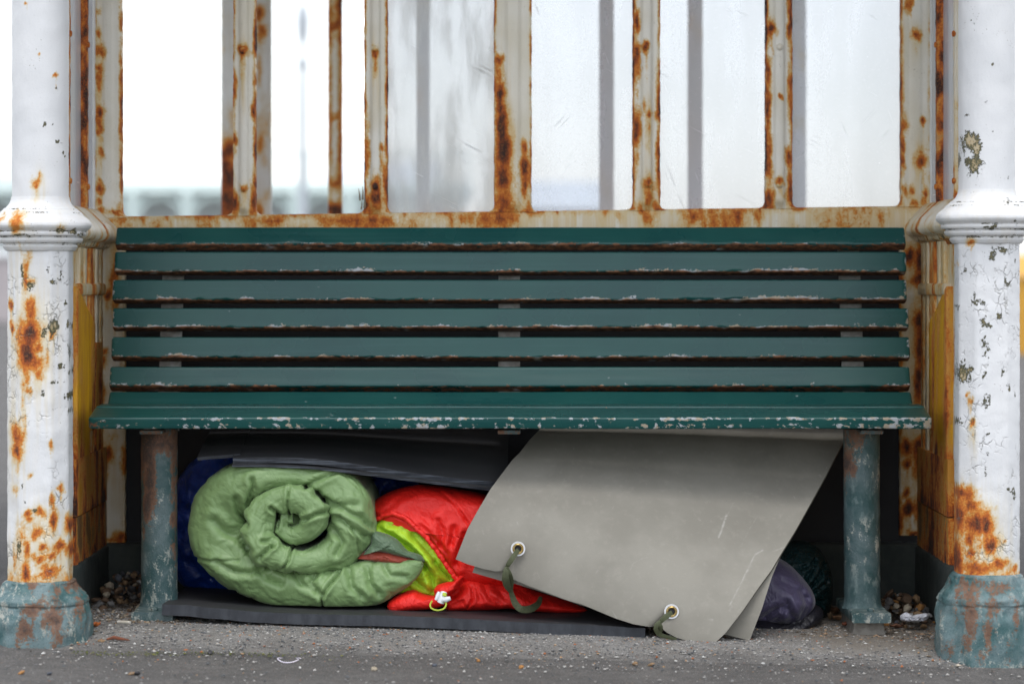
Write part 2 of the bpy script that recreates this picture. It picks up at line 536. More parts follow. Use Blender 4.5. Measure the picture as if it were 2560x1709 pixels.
MAT['brick_cloth'] = cloth('brick_red_lining', (0.33, 0.05, 0.025), (0.26, 0.04, 0.02), 0.55, 0.2)
MAT['red_cloth'] = cloth('bright_red_nylon', (0.80, 0.014, 0.007), (0.70, 0.010, 0.006), 0.58, 0.0)
MAT['lime_cloth'] = cloth('lime_green_lining', (0.38, 0.62, 0.02), (0.31, 0.54, 0.016), 0.5, 0.05)
MAT['purple_cloth'] = cloth('dull_purple_nylon', (0.10, 0.085, 0.16), (0.085, 0.075, 0.14), 0.45, 0.3)
MAT['navy_cloth'] = cloth('black_navy_nylon', (0.010, 0.010, 0.016), (0.007, 0.007, 0.012), 0.55, 0.0)
MAT['blue_plastic'] = cloth('blue_polythene', (0.010, 0.055, 0.34), (0.008, 0.040, 0.26), 0.30, 0.0, 200, 0.6, 18)
MAT['bin_bag'] = cloth('dark_green_polythene', (0.006, 0.028, 0.030), (0.005, 0.022, 0.026), 0.20, 0.0, 120, 0.9, 45)
MAT['webbing'] = plain('olive_webbing', (0.055, 0.065, 0.03), (0.075, 0.085, 0.04), 0.7, 260, 0.5)
MAT['brass'] = plain('brass_eyelet', (0.45, 0.30, 0.10), (0.55, 0.42, 0.20), 0.32, 60, 0.1, metal=1.0)
MAT['white_plastic'] = plain('white_plastic', (0.74, 0.75, 0.78), (0.68, 0.70, 0.74), 0.35, 40, 0.05)
MAT['lime_cord'] = plain('lime_cord', (0.45, 0.55, 0.06), (0.38, 0.48, 0.05), 0.6, 300, 0.4)
MAT['dark_board'] = plain('black_back_board', (0.012, 0.013, 0.017), (0.018, 0.018, 0.021), 0.65, 20, 0.3)
MAT['plinth'] = plain('dark_green_concrete', (0.028, 0.038, 0.036), (0.05, 0.058, 0.052), 0.8, 22, 0.6, 0.004)
MAT['roof'] = plain('cream_roof_boards', (0.42, 0.40, 0.34), (0.36, 0.34, 0.28), 0.7, 12, 0.2)
MAT['tissue'] = plain('white_tissue', (0.62, 0.63, 0.68), (0.54, 0.55, 0.60), 0.8, 60, 0.5)
MAT['paper_ring'] = plain('pale_lilac_plastic', (0.70, 0.66, 0.74), (0.62, 0.58, 0.68), 0.5, 40, 0.1)
MAT['concrete_stub'] = plain('crumbling_mortar', (0.17, 0.155, 0.135), (0.25, 0.235, 0.21), 0.9, 60, 0.9, 0.004)
MAT['bracket'] = plain('chalky_white_iron', (0.24, 0.25, 0.24), (0.12, 0.105, 0.09), 0.6, 40, 0.5)

def foam(name, col, col2, scuff, scuff_amt, rough=0.75):
    m = M(name)
    n = m.noise(6, 5, 0.6)
    f = m.noise(420, 2, 0.5)
    l1 = m.mul(m.step(m.noise(1.0, 3, 0.5, m.map((95, 40, 7), (0, 0.42, 0))), 0.66, 0.76), m.step(m.noise(8, 3), 0.50, 0.62))
    l2 = m.mul(m.step(m.noise(45, 5, 0.65), 0.68, 0.76), m.step(m.noise(9, 2), 0.48, 0.6))
    c = m.mix(m.step(n, 0.35, 0.65), col, col2)
    c = m.mix(m.mul(m.math('MINIMUM', m.add(l1, l2), 1.0), scuff_amt), c, scuff)
    big = m.noise(3.6, 5, 0.65)
    c = m.mix(m.mul(m.step(big, .35, .68), .22), c, tuple(k * .72 for k in col2))
    c = m.mix(m.mul(m.step(m.noise(55, 4, .7), .52, .70), .18), c, tuple(k * 1.35 for k in col))
    sc = m.mul(m.attr('scuff'), m.mad(m.noise(120, 3, .6), 1.6, -.2))
    c = m.mix(m.mul(m.step(sc, .10, .80), .55), c, (.46, .45, .42))
    return m.done(c, rough, m.bump(m.add(f, m.mul(n, 2)), 0.25, 0.0008), Specular_IOR_Level=0.3)
MAT['grey_foam'] = foam('grey_olive_foam', (0.265, 0.252, 0.218), (0.22, 0.208, 0.178), (0.40, 0.39, 0.35), 0.45)
MAT['grey_foam_edge'] = foam('grey_foam_cut_edge', (0.11, 0.105, 0.085), (0.14, 0.135, 0.11), (0.2, 0.2, 0.17), 0.2)
MAT['black_foam'] = foam('charcoal_foam', (0.030, 0.031, 0.034), (0.040, 0.040, 0.042), (0.09, 0.09, 0.09), 0.4, 0.6)
def cut_foam(name, layered):
    m = M(name)
    n = m.noise(40, 5, 0.6, m.map((1, 1, 0.4)))
    c = m.mix(m.step(n, 0.35, 0.7), (0.018, 0.021, 0.028), (0.040, 0.045, 0.055))
    if layered:
        l = m.noise(1.0, 3, 0.6, m.map((7, 7, 420)))
        c = m.mix(m.step(l, 0.5, 0.62), c, (0.10, 0.115, 0.14))
    return m.done(c, 0.55, m.bump(n, 0.6, 0.003))
MAT['cut_edge'] = cut_foam('charcoal_foam_cut_edge', False)
MAT['layer_edge'] = cut_foam('layered_foam_edge', True)

def ground_mat(name, base, base2, chip_amt, brown=0.0, front=None):
    m = M(name)
    n = m.noise(5, 5, 0.6)
    f = m.noise(260, 4, 0.65)
    f2 = m.noise(900, 2, 0.6)
    v = m.n('ShaderNodeTexVoronoi')
    v.inputs['Scale'].default_value = 210
    m.t.links.new(m.tc, v.inputs['Vector'])
    c = m.mix(m.step(n, 0.35, 0.65), base, base2)
    c = m.mix(m.mul(m.step(m.noise(31, 4, .65), 0.44, 0.60), 0.45), c, tuple(k * 0.6 for k in base))
    c = m.mix(m.mul(m.step(f, 0.35, 0.62), 0.55), c, tuple(k * 0.55 for k in base))
    stone = m.ramp(v.outputs['Color'], [(0.0, (0.05, 0.052, 0.055)), (0.35, (0.12, 0.12, 0.125)), (0.6, (0.20, 0.19, 0.18)), (0.8, (0.34, 0.33, 0.31)), (0.93, (0.30, 0.16, 0.08)), (1.0, (0.5, 0.5, 0.48))])
    c = m.mix(m.mul(m.step(v.outputs['Distance'], 0.45, 0.30), chip_amt), c, stone)
    if brown: c = m.mix(m.mul(m.step(m.noise(11, 5, 0.6), 0.38, 0.58), brown), c, (0.165, 0.135, 0.10))
    if front: c = m.mix(m.mul(m.attr('sand'), .8), c, m.mix(f, (.15, .128, .10), (.23, .205, .175)))
    if front: c = m.mix(m.mul(m.attr('blend'), 1.0), m.mix(m.mul(m.step(f, 0.35, 0.62), 0.55), front, tuple(k * .6 for k in front)), c)
    h = m.add(m.add(m.mul(f, 1.0), m.mul(m.noise(31, 4, .65), 2.5)), m.add(m.mul(v.outputs['Distance'], -0.7), m.mul(f2, 0.3)))
    return m.done(c, 0.85, m.bump(h, 0.85, 0.005))
MAT['asphalt'] = ground_mat('worn_asphalt', (0.105, 0.100, 0.096), (0.145, 0.137, 0.130), 0.4)
MAT['floor'] = ground_mat('gritty_concrete', (0.28, 0.275, 0.265), (0.35, 0.34, 0.325), 0.8, 0.20, (0.125, 0.119, 0.114))

# ------------------------------------------------------------------ the ground
def gz(x, y):
    """paving height: falls to the right, and dips a little in front of the shelter"""
    x = np.clip(np.asarray(x, float), -2.2, 2.2)
    y = np.asarray(y, float)
    base = -0.0158 - 0.0203 * x
    return base - 0.022 * (1 - sstep(5.55, 5.85, y)) + 0.0022 * fbm(np.stack([x * 4, y * 4, x * 0], -1), 3)
def ground_sheet(name, xs, ys, mat, lift=0.0, wob=0.0):
    X, Y = np.meshgrid(xs, ys, indexing='ij')
    Y2 = Y.copy()
    if wob:
        Y2[:, 0] += wob * fbm(np.stack([xs * 3, xs * 0, xs * 0 + 3], -1), 4)
    Z = gz(X, Y2) + (lift if not wob else .0012 + (lift - .0012) * sstep(5.64, 5.80, Y2) - .004 * sstep(5.70, 5.60, Y2))
    v = np.stack([X, Y2, Z], -1).reshape(-1, 3)
    f = [tuple(reversed(q)) for q in grid_faces(len(xs), len(ys))]
    bl = sstep(5.61, 5.80, v[:, 1] + .10 * fbm(v * np.array((5, 9, 0)) + 3, 3))
    return structure(part(name, v, f, mat, sharp=60, attrs={'blend': bl, 'sand': sstep(.50, .72, v[:, 0] + .22 * fbm(v * np.array((6, 12, 0)) + 8, 3)) * sstep(5.72, 5.84, v[:, 1])}))
_xs = np.concatenate([[-900, -300, -100, -40, -15, -6], np.linspace(-3, 3, 121), [6, 15, 40, 100, 300, 900]])
_ys = np.concatenate([[-30, 0, 3], np.linspace(4.2, 8.2, 81), [10, 14, 20, 35, 60, 110, 250, 600, 1500]])
ground_sheet('promenade', _xs, _ys, MAT['asphalt'])
ground_sheet('shelter_floor', np.linspace(-0.95, 0.97, 240), np.linspace(5.60, 6.66, 110), MAT['floor'], 0.004, 0.06)

# ------------------------------------------------------------------ the shelter
shelter = thing('seafront_shelter', (0, 6.2, 0), 'rusty white and cream iron seafront shelter with glazed back wall framing the bench', 'shelter')
DC = 5.77            # depth of the front columns
def sect(cx, cy, w, rnd, ch, n=72):
    """one level of a column: half width w, rnd 1 = round, 0 = square with cut corners of size ch"""
    th = np.linspace(0, 2 * math.pi, n, endpoint=False) + math.pi / n
    c, s = np.cos(th), np.sin(th)
    sq = np.minimum(1 / np.maximum(np.abs(c), np.abs(s)), (2 - ch) / (np.abs(c) + np.abs(s)))
    r = w * (rnd + (1 - rnd) * sq)
    return np.stack([cx + r * c, cy + r * s], -1)
def column(px, ring_y, base_y, foot_y, rust, chip, stain, seed, footr):
    X = PX(px, DC)
    z_foot, z_base = PZ(foot_y, 5.67), PZ(base_y, 5.70)
    z_ring0, z_top = PZ(ring_y + 57, DC), 2.36
    zr = lambda dy: PZ(ring_y + dy, DC)
    # shaft of the lower half
    zs = np.arange(z_base - 0.02, z_ring0 + 0.006, 0.006)
    R = np.zeros((len(zs), 72, 3))
    for k, z in enumerate(zs):
        R[k, :, :2] = sect(X, DC, 0.0645, 0.12, 0.50)
        R[k, :, 2] = z
    nn = fbm(R * 22 + seed, 4) * 0.0022 + fbm(R * 90 + seed, 2) * 0.0007
    R[:, :, 0] += (R[:, :, 0] - X) / 0.0645 * nn
    R[:, :, 1] += (R[:, :, 1] - DC) / 0.0645 * nn
    col = None
    def put(name, R, mat, parent, extra=None):
        v, f = loft(R)
        at = {'rust': blobs(v, 5.71, rust, drip=True), 'chip': blobs(v, 5.71, chip), 'stain': blobs(v, 5.71, stain)}
        if extra: extra(v, at)
        return part(name, v, f, mat, parent, attrs=at, sharp=50)
    def low_rust(v, at):
        near = np.exp(-(v[:, 2] - z_base) / 0.03)
        at['rust'] = np.maximum(at['rust'], near * (0.42 + 0.25 * fbm(v * 25 + seed, 3)))
    def low_rust2(v, at):
        low_rust(v, at)
        at['crack'] = np.ones(len(v))
    col = put('column', R, MAT['white_iron'], shelter, low_rust2)
    # round upper shaft
    zs = np.concatenate([np.arange(zr(-70), 1.42, 0.007), [1.8, z_top]])
    R = np.zeros((len(zs), 72, 3))
    for k, z in enumerate(zs):
        R[k, :, :2] = sect(X, DC, 0.0588, 0.88, 0.55)
        R[k, :, 2] = z
    nn = fbm(R * 25 + seed, 3) * 0.0016
    R[:, :, 0] += (R[:, :, 0] - X) / 0.06 * nn
    R[:, :, 1] += (R[:, :, 1] - DC) / 0.06 * nn
    put('upper_shaft', R, MAT['white_iron'], col)
    # moulded collar
    prof = [(57, .0655), (56, .070), (50, .0735), (45, .0760), (41, .0740), (38, .0745), (36, .083), (30, .0865), (25, .0865), (22, .0835), (20, .0850), (19, .0930), (14, .0950),
            (9, .0945), (7, .0955), (4, .0985), (0, .1025), (-6, .1050), (-13, .1045), (-20, .1010), (-26, .0945), (-32, .0885), (-37, .0855), (-39, .0845), (-42, .0805),
            (-46, .0770), (-48, .0765), (-51, .0715), (-56, .0672), (-62, .0635), (-70, .0606), (-78, .0595)]
    ks = np.linspace(0, len(prof) - 1, 110)
    dy = np.interp(ks, range(len(prof)), [p[0] for p in prof])
    wr = np.interp(ks, range(len(prof)), [p[1] for p in prof])
    R = np.zeros((len(ks), 72, 3))
    for k in range(len(ks)):
        t = k / (len(ks) - 1)
        R[k, :, :2] = sect(X, DC, wr[k] * (1.0 + 0.0 * t), 0.45 + 0.4 * t, 0.55)
        R[k, :, 2] = zr(dy[k])
    nn = fbm(R * 24 + seed, 3) * 0.0020
    R[:, :, 0] += (R[:, :, 0] - X) / 0.09 * nn
    R[:, :, 1] += (R[:, :, 1] - DC) / 0.09 * nn
    def crev(v, at):
        for d in (41, 37, 21, 8, -38, -47):
            near = np.exp(-((v[:, 2] - zr(d)) / 0.0022) ** 2)
            at['chip'] = np.maximum(at['chip'], near * (0.36 + 0.55 * fbm(v * 18 + seed, 3)))
        at['stain'] = np.maximum(at['stain'], 0.35)
    put('collar', R, MAT['white_iron'], col, crev)
    # swollen foot
    H = z_base - z_foot + 0.03
    prof = [(1.0, .066), (.985, .071), (.95, .0745), (.90, .078), (.86, .0845), (.82, .092), (.775, .0975), (.74, .0985), (.72, .0965), (.70, .0985), (.6, .1035), (.4, .1045), (.15, .1045), (0, .1060)]
    ks = np.linspace(0, len(prof) - 1, 60)
    hh = np.interp(ks, range(len(prof)), [p[0] for p in prof])
    wr = np.interp(ks, range(len(prof)), [p[1] for p in prof])
    R = np.zeros((len(ks), 96, 3))
    for k in range(len(ks)):
        R[k, :, :2] = sect(X, DC, wr[k], 0.22, 0.52, 96)
        R[k, :, 2] = z_foot - 0.03 + hh[k] * H
    nn = fbm(R * 20 + seed, 4) * 0.009 + ridged(R * 40 + seed, 3) * 0.005 - .003
    nn[hh > .97] *= 0.3
    R[:, :, 0] += (R[:, :, 0] - X) / 0.1 * nn
    R[:, :, 1] += (R[:, :, 1] - DC) / 0.1 * nn
    R[:, :, 2] += nn * 0.4
    R = R[::-1]
    v, f = loft(R)
    part('foot', v, f, MAT['base_iron'], col, attrs={'rust': np.maximum(blobs(v, 5.67, footr) * .46, 0.10 * sstep(-.2, .5, fbm(v * np.array((16, 16, 7)) + seed * 3, 3)))}, sharp=70)
    return X

rustL = [(133, 190, 4, 4, .8), (65, 10, 3, 3, .6), (96, 135, 2.5, 2, .6), (88, 455, 8, 7, .62), (97, 445, 4, 8, .5), (51, 556, 12, 18, .66), (45, 575, 8, 12, .5), (8, 548, 6, 8, .5), (155, 572, 7, 8, .5),
         (73, 640, 6, 12, .62), (67, 668, 5, 22, .66), (66, 705, 5, 20, .66), (78, 700, 8, 9, .5), (72, 755, 7, 12, .6), (78, 785, 14, 22, .66), (74, 832, 20, 24, .95), (70, 880, 17, 30, .95), (90, 905, 16, 16, .72),
         (98, 863, 9, 9, .8), (100, 933, 8, 10, .78), (60, 980, 3.5, 70, .55), (62, 1060, 4, 50, .5), (73, 973, 10, 6, .66), (119, 878, 3, 22, .5), (131, 835, 6, 10, .6), (36, 1075, 10, 18, .75), (44, 1100, 10, 20, .75), (41, 1128, 11, 14, .85),
         (129, 1116, 3.5, 9, .62), (27, 815, 4, 12, .8), (24, 761, 4, 10, .7), (149, 1222, 6, 6, .75), (176, 1160, 3, 24, .62), (132, 1252, 4, 16, .7), (134, 1298, 6, 20, .85), (101, 1281, 9, 9, .72), (97, 1331, 13, 12, .8),
         (166, 1315, 6, 14, .85), (67, 1285, 6, 6, .8), (72, 1302, 8, 5, .66), (147, 1367, 10, 9, .8), (166, 1378, 9, 14, .75), (107, 1369, 7, 7, .8), (69, 1375, 5, 18, .85), (126, 1424, 16, 12, .75), (67, 1428, 9, 20, .85),
         (181, 1420, 4, 32, .75), (101, 1399, 9, 8, .75), (84, 1390, 6, 8, .6), (130, 1388, 7, 8, .75), (112, 1440, 30, 6, .6), (45, 1360, 5, 40, .45), (60, 1340, 5, 20, .6), (38, 1225, 6, 10, .5), (76, 1184, 5, 5, .55), (35, 1400, 4, 25, .6)]
stainL = [(95, 480, 16, 40, .8), (60, 560, 40, 30, .6), (80, 850, 45, 140, .9), (40, 1100, 30, 120, .8), (110, 1390, 80, 60, 1.), (40, 700, 20, 140, .6), (120, 920, 18, 120, .7), (100, 1300, 50, 50, .7)]
chipL = [(135, 700, 7, 6, .55), (122, 668, 5, 10, .5), (150, 690, 5, 12, .42), (78, 712, 7, 10, .55), (58, 690, 3, 26, .55), (112, 828, 9, 6, .62), (132, 820, 7, 13, .6), (163, 815, 5, 8, .52), (160, 760, 3, 7, .55), (170, 870, 4, 22, .5), (155, 918, 9, 8, .52), (170, 930, 5, 10, .55), (140, 955, 12, 5, .5),
         (104, 985, 8, 12, .55), (165, 990, 6, 7, .55), (137, 1020, 4, 7, .5), (167, 1028, 4, 6, .5), (143, 351, 4, 4, .6), (155, 384, 3.5, 4, .6), (137, 212, 3.5, 4, .6), (112, 310, 5, 4, .5), (130, 314, 3, 4, .5), (104, 357, 4, 3, .5), (98, 293, 2, 2, .6), (152, 287, 2, 2, .6), (150, 225, 2, 3, .5), (155, 575, 7, 6, .66), (190, 583, 14, 4, .6), (58, 590, 22, 3, .6), (46, 1370, 3, 26, .6), (58, 1235, 2.5, 30, .55), (88, 1275, 8, 3, .5)]
rustR = [(2414, 1236, 17, 16, .75), (2407, 1290, 8, 40, .8), (2428, 1262, 12, 14, .8), (2441, 1310, 17, 24, .95), (2466, 1310, 13, 22, .9), (2477, 1355, 14, 20, .92), (2425, 1350, 9, 16, .75), (2428, 1386, 8, 12, .85), (2445, 1420, 40, 14, .7), (2402, 1400, 9, 36, .85), (2500, 1407, 16, 10, .72), (2542, 1424, 8, 9, .75),
         (2447, 1255, 4, 4, .6), (2489, 1263, 2.5, 2.5, .7), (2433, 1060, 5, 10, .75), (2420, 985, 4, 5, .7), (2428, 1010, 3, 14, .55), (2397, 660, 3, 8, .55), (2397, 1372, 6, 60, .6), (2508, 1353, 2, 5, .6), (2427, 608, 6, 7, .72), (2400, 1455, 20, 8, .6)]
stainR = [(2433, 1095, 6, 36, 1.), (2440, 1340, 60, 90, .9), (2500, 1400, 40, 40, .6)]
chipR = [(2432, 352, 13, 14, .78), (2438, 372, 14, 12, .72), (2408, 396, 4, 20, .52), (2440, 410, 12, 17, .8), (2460, 408, 5, 8, .5), (2437, 47, 5, 4, .6), (2483, 166, 3, 3, .6), (2466, 255, 4, 5, .58), (2423, 284, 5, 3, .6), (2523, 442, 4, 5, .6), (2512, 15, 3, 3, .5), (2470, 206, 2, 2, .6), (2490, 185, 2, 2, .5), (2484, 330, 4, 5, .42), (2515, 505, 5, 6, .5),
         (2438, 735, 4, 14, .56), (2436, 755, 6, 12, .55), (2455, 758, 9, 6, .5), (2455, 800, 5, 12, .55), (2470, 815, 10, 4, .52), (2496, 786, 7, 6, .58), (2518, 706, 5, 7, .6), (2459, 857, 5, 14, .52), (2462, 872, 9, 12, .55), (2410, 928, 9, 20, .6), (2425, 918, 12, 7, .58), (2427, 945, 6, 16, .5), (2457, 935, 9, 9, .62), (2522, 972, 4, 10, .6), (2464, 1000, 8, 14, .52), (2467, 900, 3, 16, .5), (2500, 623, 9, 6, .6), (2478, 640, 7, 14, .56), (2418, 678, 6, 6, .56), (2541, 655, 3, 6, .6), (2400, 765, 4, 4, .55), (2507, 930, 4, 9, .5), (2540, 980, 3, 14, .5), (2403, 1055, 6, 8, .55),
         (2480, 566, 12, 4, .55), (2460, 568, 6, 5, .55), (2530, 560, 5, 5, .5), (2437, 1052, 7, 8, .45), (2465, 1140, 8, 7, .42), (2462, 1180, 5, 12, .42), (2530, 1222, 12, 4, .6), (2540, 1238, 4, 14, .52), (2500, 1370, 14, 14, .42), (2470, 1080, 20, 3, .4)]
XL = column(101, 571, 1455, 1640, rustL, chipL, stainL, 3.1, [(71, 1466, 9, 16, 1), (168, 1472, 18, 12, 1), (134, 1487, 10, 16, .9), (76, 1525, 18, 14, 1), (122, 1533, 14, 12, .9), (139, 1545, 12, 18, 1), (185, 1528, 10, 22, .9), (63, 1574, 14, 20, 1), (145, 1594, 8, 16, .9), (193, 1548, 7, 28, .8), (112, 1555, 8, 8, .8), (40, 1600, 8, 16, .6), (205, 1500, 6, 20, .7), (100, 1500, 12, 8, .6)])
XR = column(2467, 553, 1438, 1682, rustR, chipR, stainR, 8.7, [(2428, 1520, 13, 55, 1), (2470, 1580, 12, 30, .9), (2480, 1525, 10, 26, .9), (2435, 1468, 30, 12, 1), (2500, 1472, 30, 10, .9), (2420, 1605, 10, 20, .9), (2382, 1622, 8, 16, .9), (2540, 1560, 8, 40, .8), (2450, 1640, 14, 12, .7), (2395, 1545, 6, 20, .7), (2405, 1490, 8, 8, .8), (2520, 1620, 8, 20, .6)])

# --- glazed back wall: stiles, mullions, sill rail, panes
DW = 6.58
def sill_y(px): return 541 + (515 - 541) * (px - 304) / (2253 - 304)
def sill_z(px): return PZ(sill_y(px), DW)
SZ0 = PZ(566, DW)          # underside of the sill rail
def mullion(x0, x1, rust, stain, seed, bolts=(), ridge=0.42, y_end=None, left_f=True, right_f=True, edge=(0.5, 0.5), name='mullion', bulge=0.010):
    """flat iron glazing bar with a raised cover strip, its foot flaring into the sill rail"""
    cx = (x0 + x1) / 2
    X0, X1 = PX(x0, DW), PX(x1, DW)
    zb = sill_z(cx) - 0.002 if y_end is None else PZ(y_end, DW)
    zs = np.concatenate([np.arange(zb, 1.40, 0.005), [1.7, 2.3]])
    prof = np.array([0, .02, .08, .16, .24, .30, .34, .40, .5, .60, .66, .70, .76, .84, .92, .98, 1.0])
    dep = np.array([0.010, 0.002, 0, 0, 0, -.2, -.75, -1, -1, -1, -.75, -.2, 0, 0, 0, 0.002, 0.010])
    dep = np.where(dep < 0, dep * bulge, dep)
    K, N = len(zs), len(prof)
    R = np.zeros((K, N + 2, 3))
    for k, z in enumerate(zs):
        h = z - zb
        fl = 0.0
        r = 0.018
        if y_end is None and h < r:
            fl = r - math.sqrt(max(0, r * r - (r - h) ** 2))
        wl = fl * left_f
        wr_ = fl * right_f
        jl = 0.0016 * fbm(np.array([[z * 70, seed, 0]]), 3)[0] + 0.0022 * fbm(np.array([[z * 18, seed, 4]]), 2)[0]
        jr = 0.0016 * fbm(np.array([[z * 70, seed, 9]]), 3)[0] + 0.0022 * fbm(np.array([[z * 18, seed, 14]]), 2)[0]
        a, b = X0 - wl + jl, X1 + wr_ + jr
        # flared foot keeps its strip where it was
        xs = np.where(prof < 0.2, a + (X0 + 0.2 * (X1 - X0) - a) * prof / 0.2, np.where(prof > 0.8, X1 - 0.2 * (X1 - X0) + (b - X1 + 0.2 * (X1 - X0)) * (prof - 0.8) / 0.2, X0 + prof * (X1 - X0)))
        fade = 1.0 if y_end is not None else float(sstep(0.0, 0.02, h))
        R[k, :N, 0] = xs
        R[k, :N, 1] = DW + np.where(dep < 0, dep * fade, dep)
        R[k, N, 0], R[k, N, 1] = b, DW + 0.03
        R[k, N + 1, 0], R[k, N + 1, 1] = a, DW + 0.03
        R[k, :, 2] = z
    R[:, :N, 1] += fbm(R[:, :N] * 50 + seed, 3) * 0.0012
    v, f = loft(R)
    f = [tuple(reversed(q)) for q in f]
    w = X1 - X0
    ed = np.minimum(np.abs(v[:, 0] - X0), 9)
    er = np.minimum(np.abs(v[:, 0] - X1), 9)
    nz = fbm(np.stack([v[:, 2] * 16, v[:, 0] * 40, v[:, 2] * 0 + seed], -1), 4)
    rr = blobs(v, DW, rust, drip=True)
    rr = np.maximum(rr, np.exp(-(ed / 0.0065) ** 2) * np.clip(edge[0] + .14 + 1.0 * nz, 0, 1))
    rr = np.maximum(rr, np.exp(-(er / 0.0065) ** 2) * np.clip(edge[1] + .14 - 1.0 * nz, 0, 1))
    foot = np.exp(-((v[:, 2] - zb) / 0.035) ** 2)
    rr = np.maximum(rr, np.exp(-((v[:, 2] - zb) / 0.05) ** 2) * np.clip(.22 + 1.3 * nz, 0, .8))
    sb = blobs(v, DW, stain)
    sb = np.maximum(sb, 0.8 * foot)
    sb = np.maximum(sb, 0.45 * np.exp(-(np.minimum(ed, er) / 0.012) ** 2))
    o = part(name, v, f, MAT['cream_iron'], shelter, attrs={'rust': rr, 'stain': sb}, sharp=45)
    for (bx, by) in bolts:
        bv, bf = bolt(bx, by, DW - bulge + 0.001, 0.0085)
        bd = np.hypot(bv[:, 0] - PX(bx, DW), bv[:, 2] - PZ(by - 4, DW))
        part('bolt', bv, bf, MAT['cream_iron'], o, attrs={'rust': blobs(bv, DW, rust), 'stain': np.full(len(bv), .6)})
    return o
mullion(237, 304, [(247, 30, 6, 6, .5), (247, 86, 5, 9, .72), (249, 128, 9, 12, .7), (244, 165, 6, 6, .7), (248, 192, 8, 20, .68), (246, 215, 5, 12, .72), (249, 285, 8, 14, .9), (250, 310, 7, 16, .7), (244, 330, 4, 8, .75), (256, 326, 4, 6, .7), (251, 385, 6, 9, .72), (249, 470, 7, 10, .85), (251, 450, 6, 6, .6), (247, 498, 5, 8, .8), (288, 531, 14, 5, .72), (252, 525, 6, 6, .7)], [(249, 300, 10, 260, .7)], 2.2, edge=(0.05, 0.38), left_f=False, bulge=0.003)
mullion(582, 639, [(608, 129, 9, 9, .92), (606, 150, 3.5, 30, .55), (610, 473, 7, 8, .6), (616, 470, 4, 6, .6), (590, 505, 5, 22, .8), (633, 280, 5, 14, .85), (634, 500, 6, 26, .85), (588, 350, 5, 8, .8), (586, 225, 4, 25, .7)], [(607, 190, 6, 70, 1.), (608, 500, 14, 30, .7)], 5.4, bolts=((608, 127), (609, 471)), edge=(0.34, 0.42))
mullion(910, 969, [(937, 134, 6, 9, .78), (937, 165, 4, 24, .52), (939, 465, 9, 16, .95), (940, 500, 10, 22, .95), (953, 372, 4, 8, .7), (954, 405, 3, 30, .5), (916, 380, 6, 60, .6), (914, 515, 8, 20, .8), (963, 460, 4, 40, .72)], [(938, 190, 7, 60, 1.), (937, 500, 20, 40, .8)], 7.7, bolts=((937, 122), (938, 466)), edge=(0.62, 0.5))
mullion(1235, 1329, [(1248, 150, 7, 10, .9), (1248, 190, 8, 30, .66), (1250, 250, 9, 40, .95), (1254, 320, 10, 45, .98), (1258, 380, 14, 35, 1.), (1256, 440, 16, 50, .85), (1258, 505, 20, 40, .76), (1262, 540, 30, 16, .74), (1310, 372, 5, 14, .95), (1312, 410, 8, 26, .8), (1314, 455, 7, 28, .75), (1245, 420, 6, 100, .7)], [(1256, 400, 24, 160, 1.), (1312, 440, 16, 60, .7)], 11.1, edge=(0.35, 0.36), bulge=0.007)
mullion(1582, 1651, [(1614, 120, 7, 9, .9), (1616, 140, 3, 16, .6), (1622, 286, 5, 7, .92), (1621, 320, 4, 34, .55), (1620, 461, 8, 8, .75), (1621, 500, 8, 34, .62), (1593, 60, 6, 22, .8), (1592, 150, 6, 30, .95), (1593, 320, 7, 30, .9), (1610, 262, 3, 9, .6), (1647, 250, 5, 40, .8), (1648, 400, 5, 60, .8), (1645, 290, 6, 14, .75)], [(1620, 500, 14, 60, .9), (1621, 340, 8, 60, .9)], 13.9, bolts=((1614, 118), (1620, 461)), edge=(0.60, 0.52))
mullion(1914, 1982, [(1928, 72, 8, 14, .92), (1921, 190, 6, 30, .8), (1921, 270, 5, 50, .9), (1922, 400, 6, 60, .75), (1951, 247, 4, 4, .85), (1949, 455, 7, 6, .8), (1977, 60, 6, 40, .8), (1976, 240, 5, 50, .75), (1972, 390, 8, 14, .8), (1976, 470, 6, 40, .8), (1924, 490, 7, 20, .78)], [(1951, 470, 10, 30, .7)], 17.3, bolts=((1949, 118), (1949, 462)), edge=(0.58, 0.56))
mullion(2253, 2326, [(2290, 88, 9, 10, .9), (2269, 16, 5, 12, .7), (2276, 8, 5, 8, .7), (2261, 314, 6, 16, .75), (2308, 304, 5, 7, .8), (2304, 400, 10, 17, .88), (2256, 360, 5, 16, .88), (2257, 400, 4, 12, .8), (2280, 478, 6, 10, .72), (2314, 486, 4, 12, .75), (2286, 514, 10, 6, .66), (2262, 470, 5, 12, .6)], [(2300, 420, 20, 60, .7), (2290, 110, 8, 30, .6)], 21.0, edge=(0.42, 0.12), right_f=False, bulge=0.003)
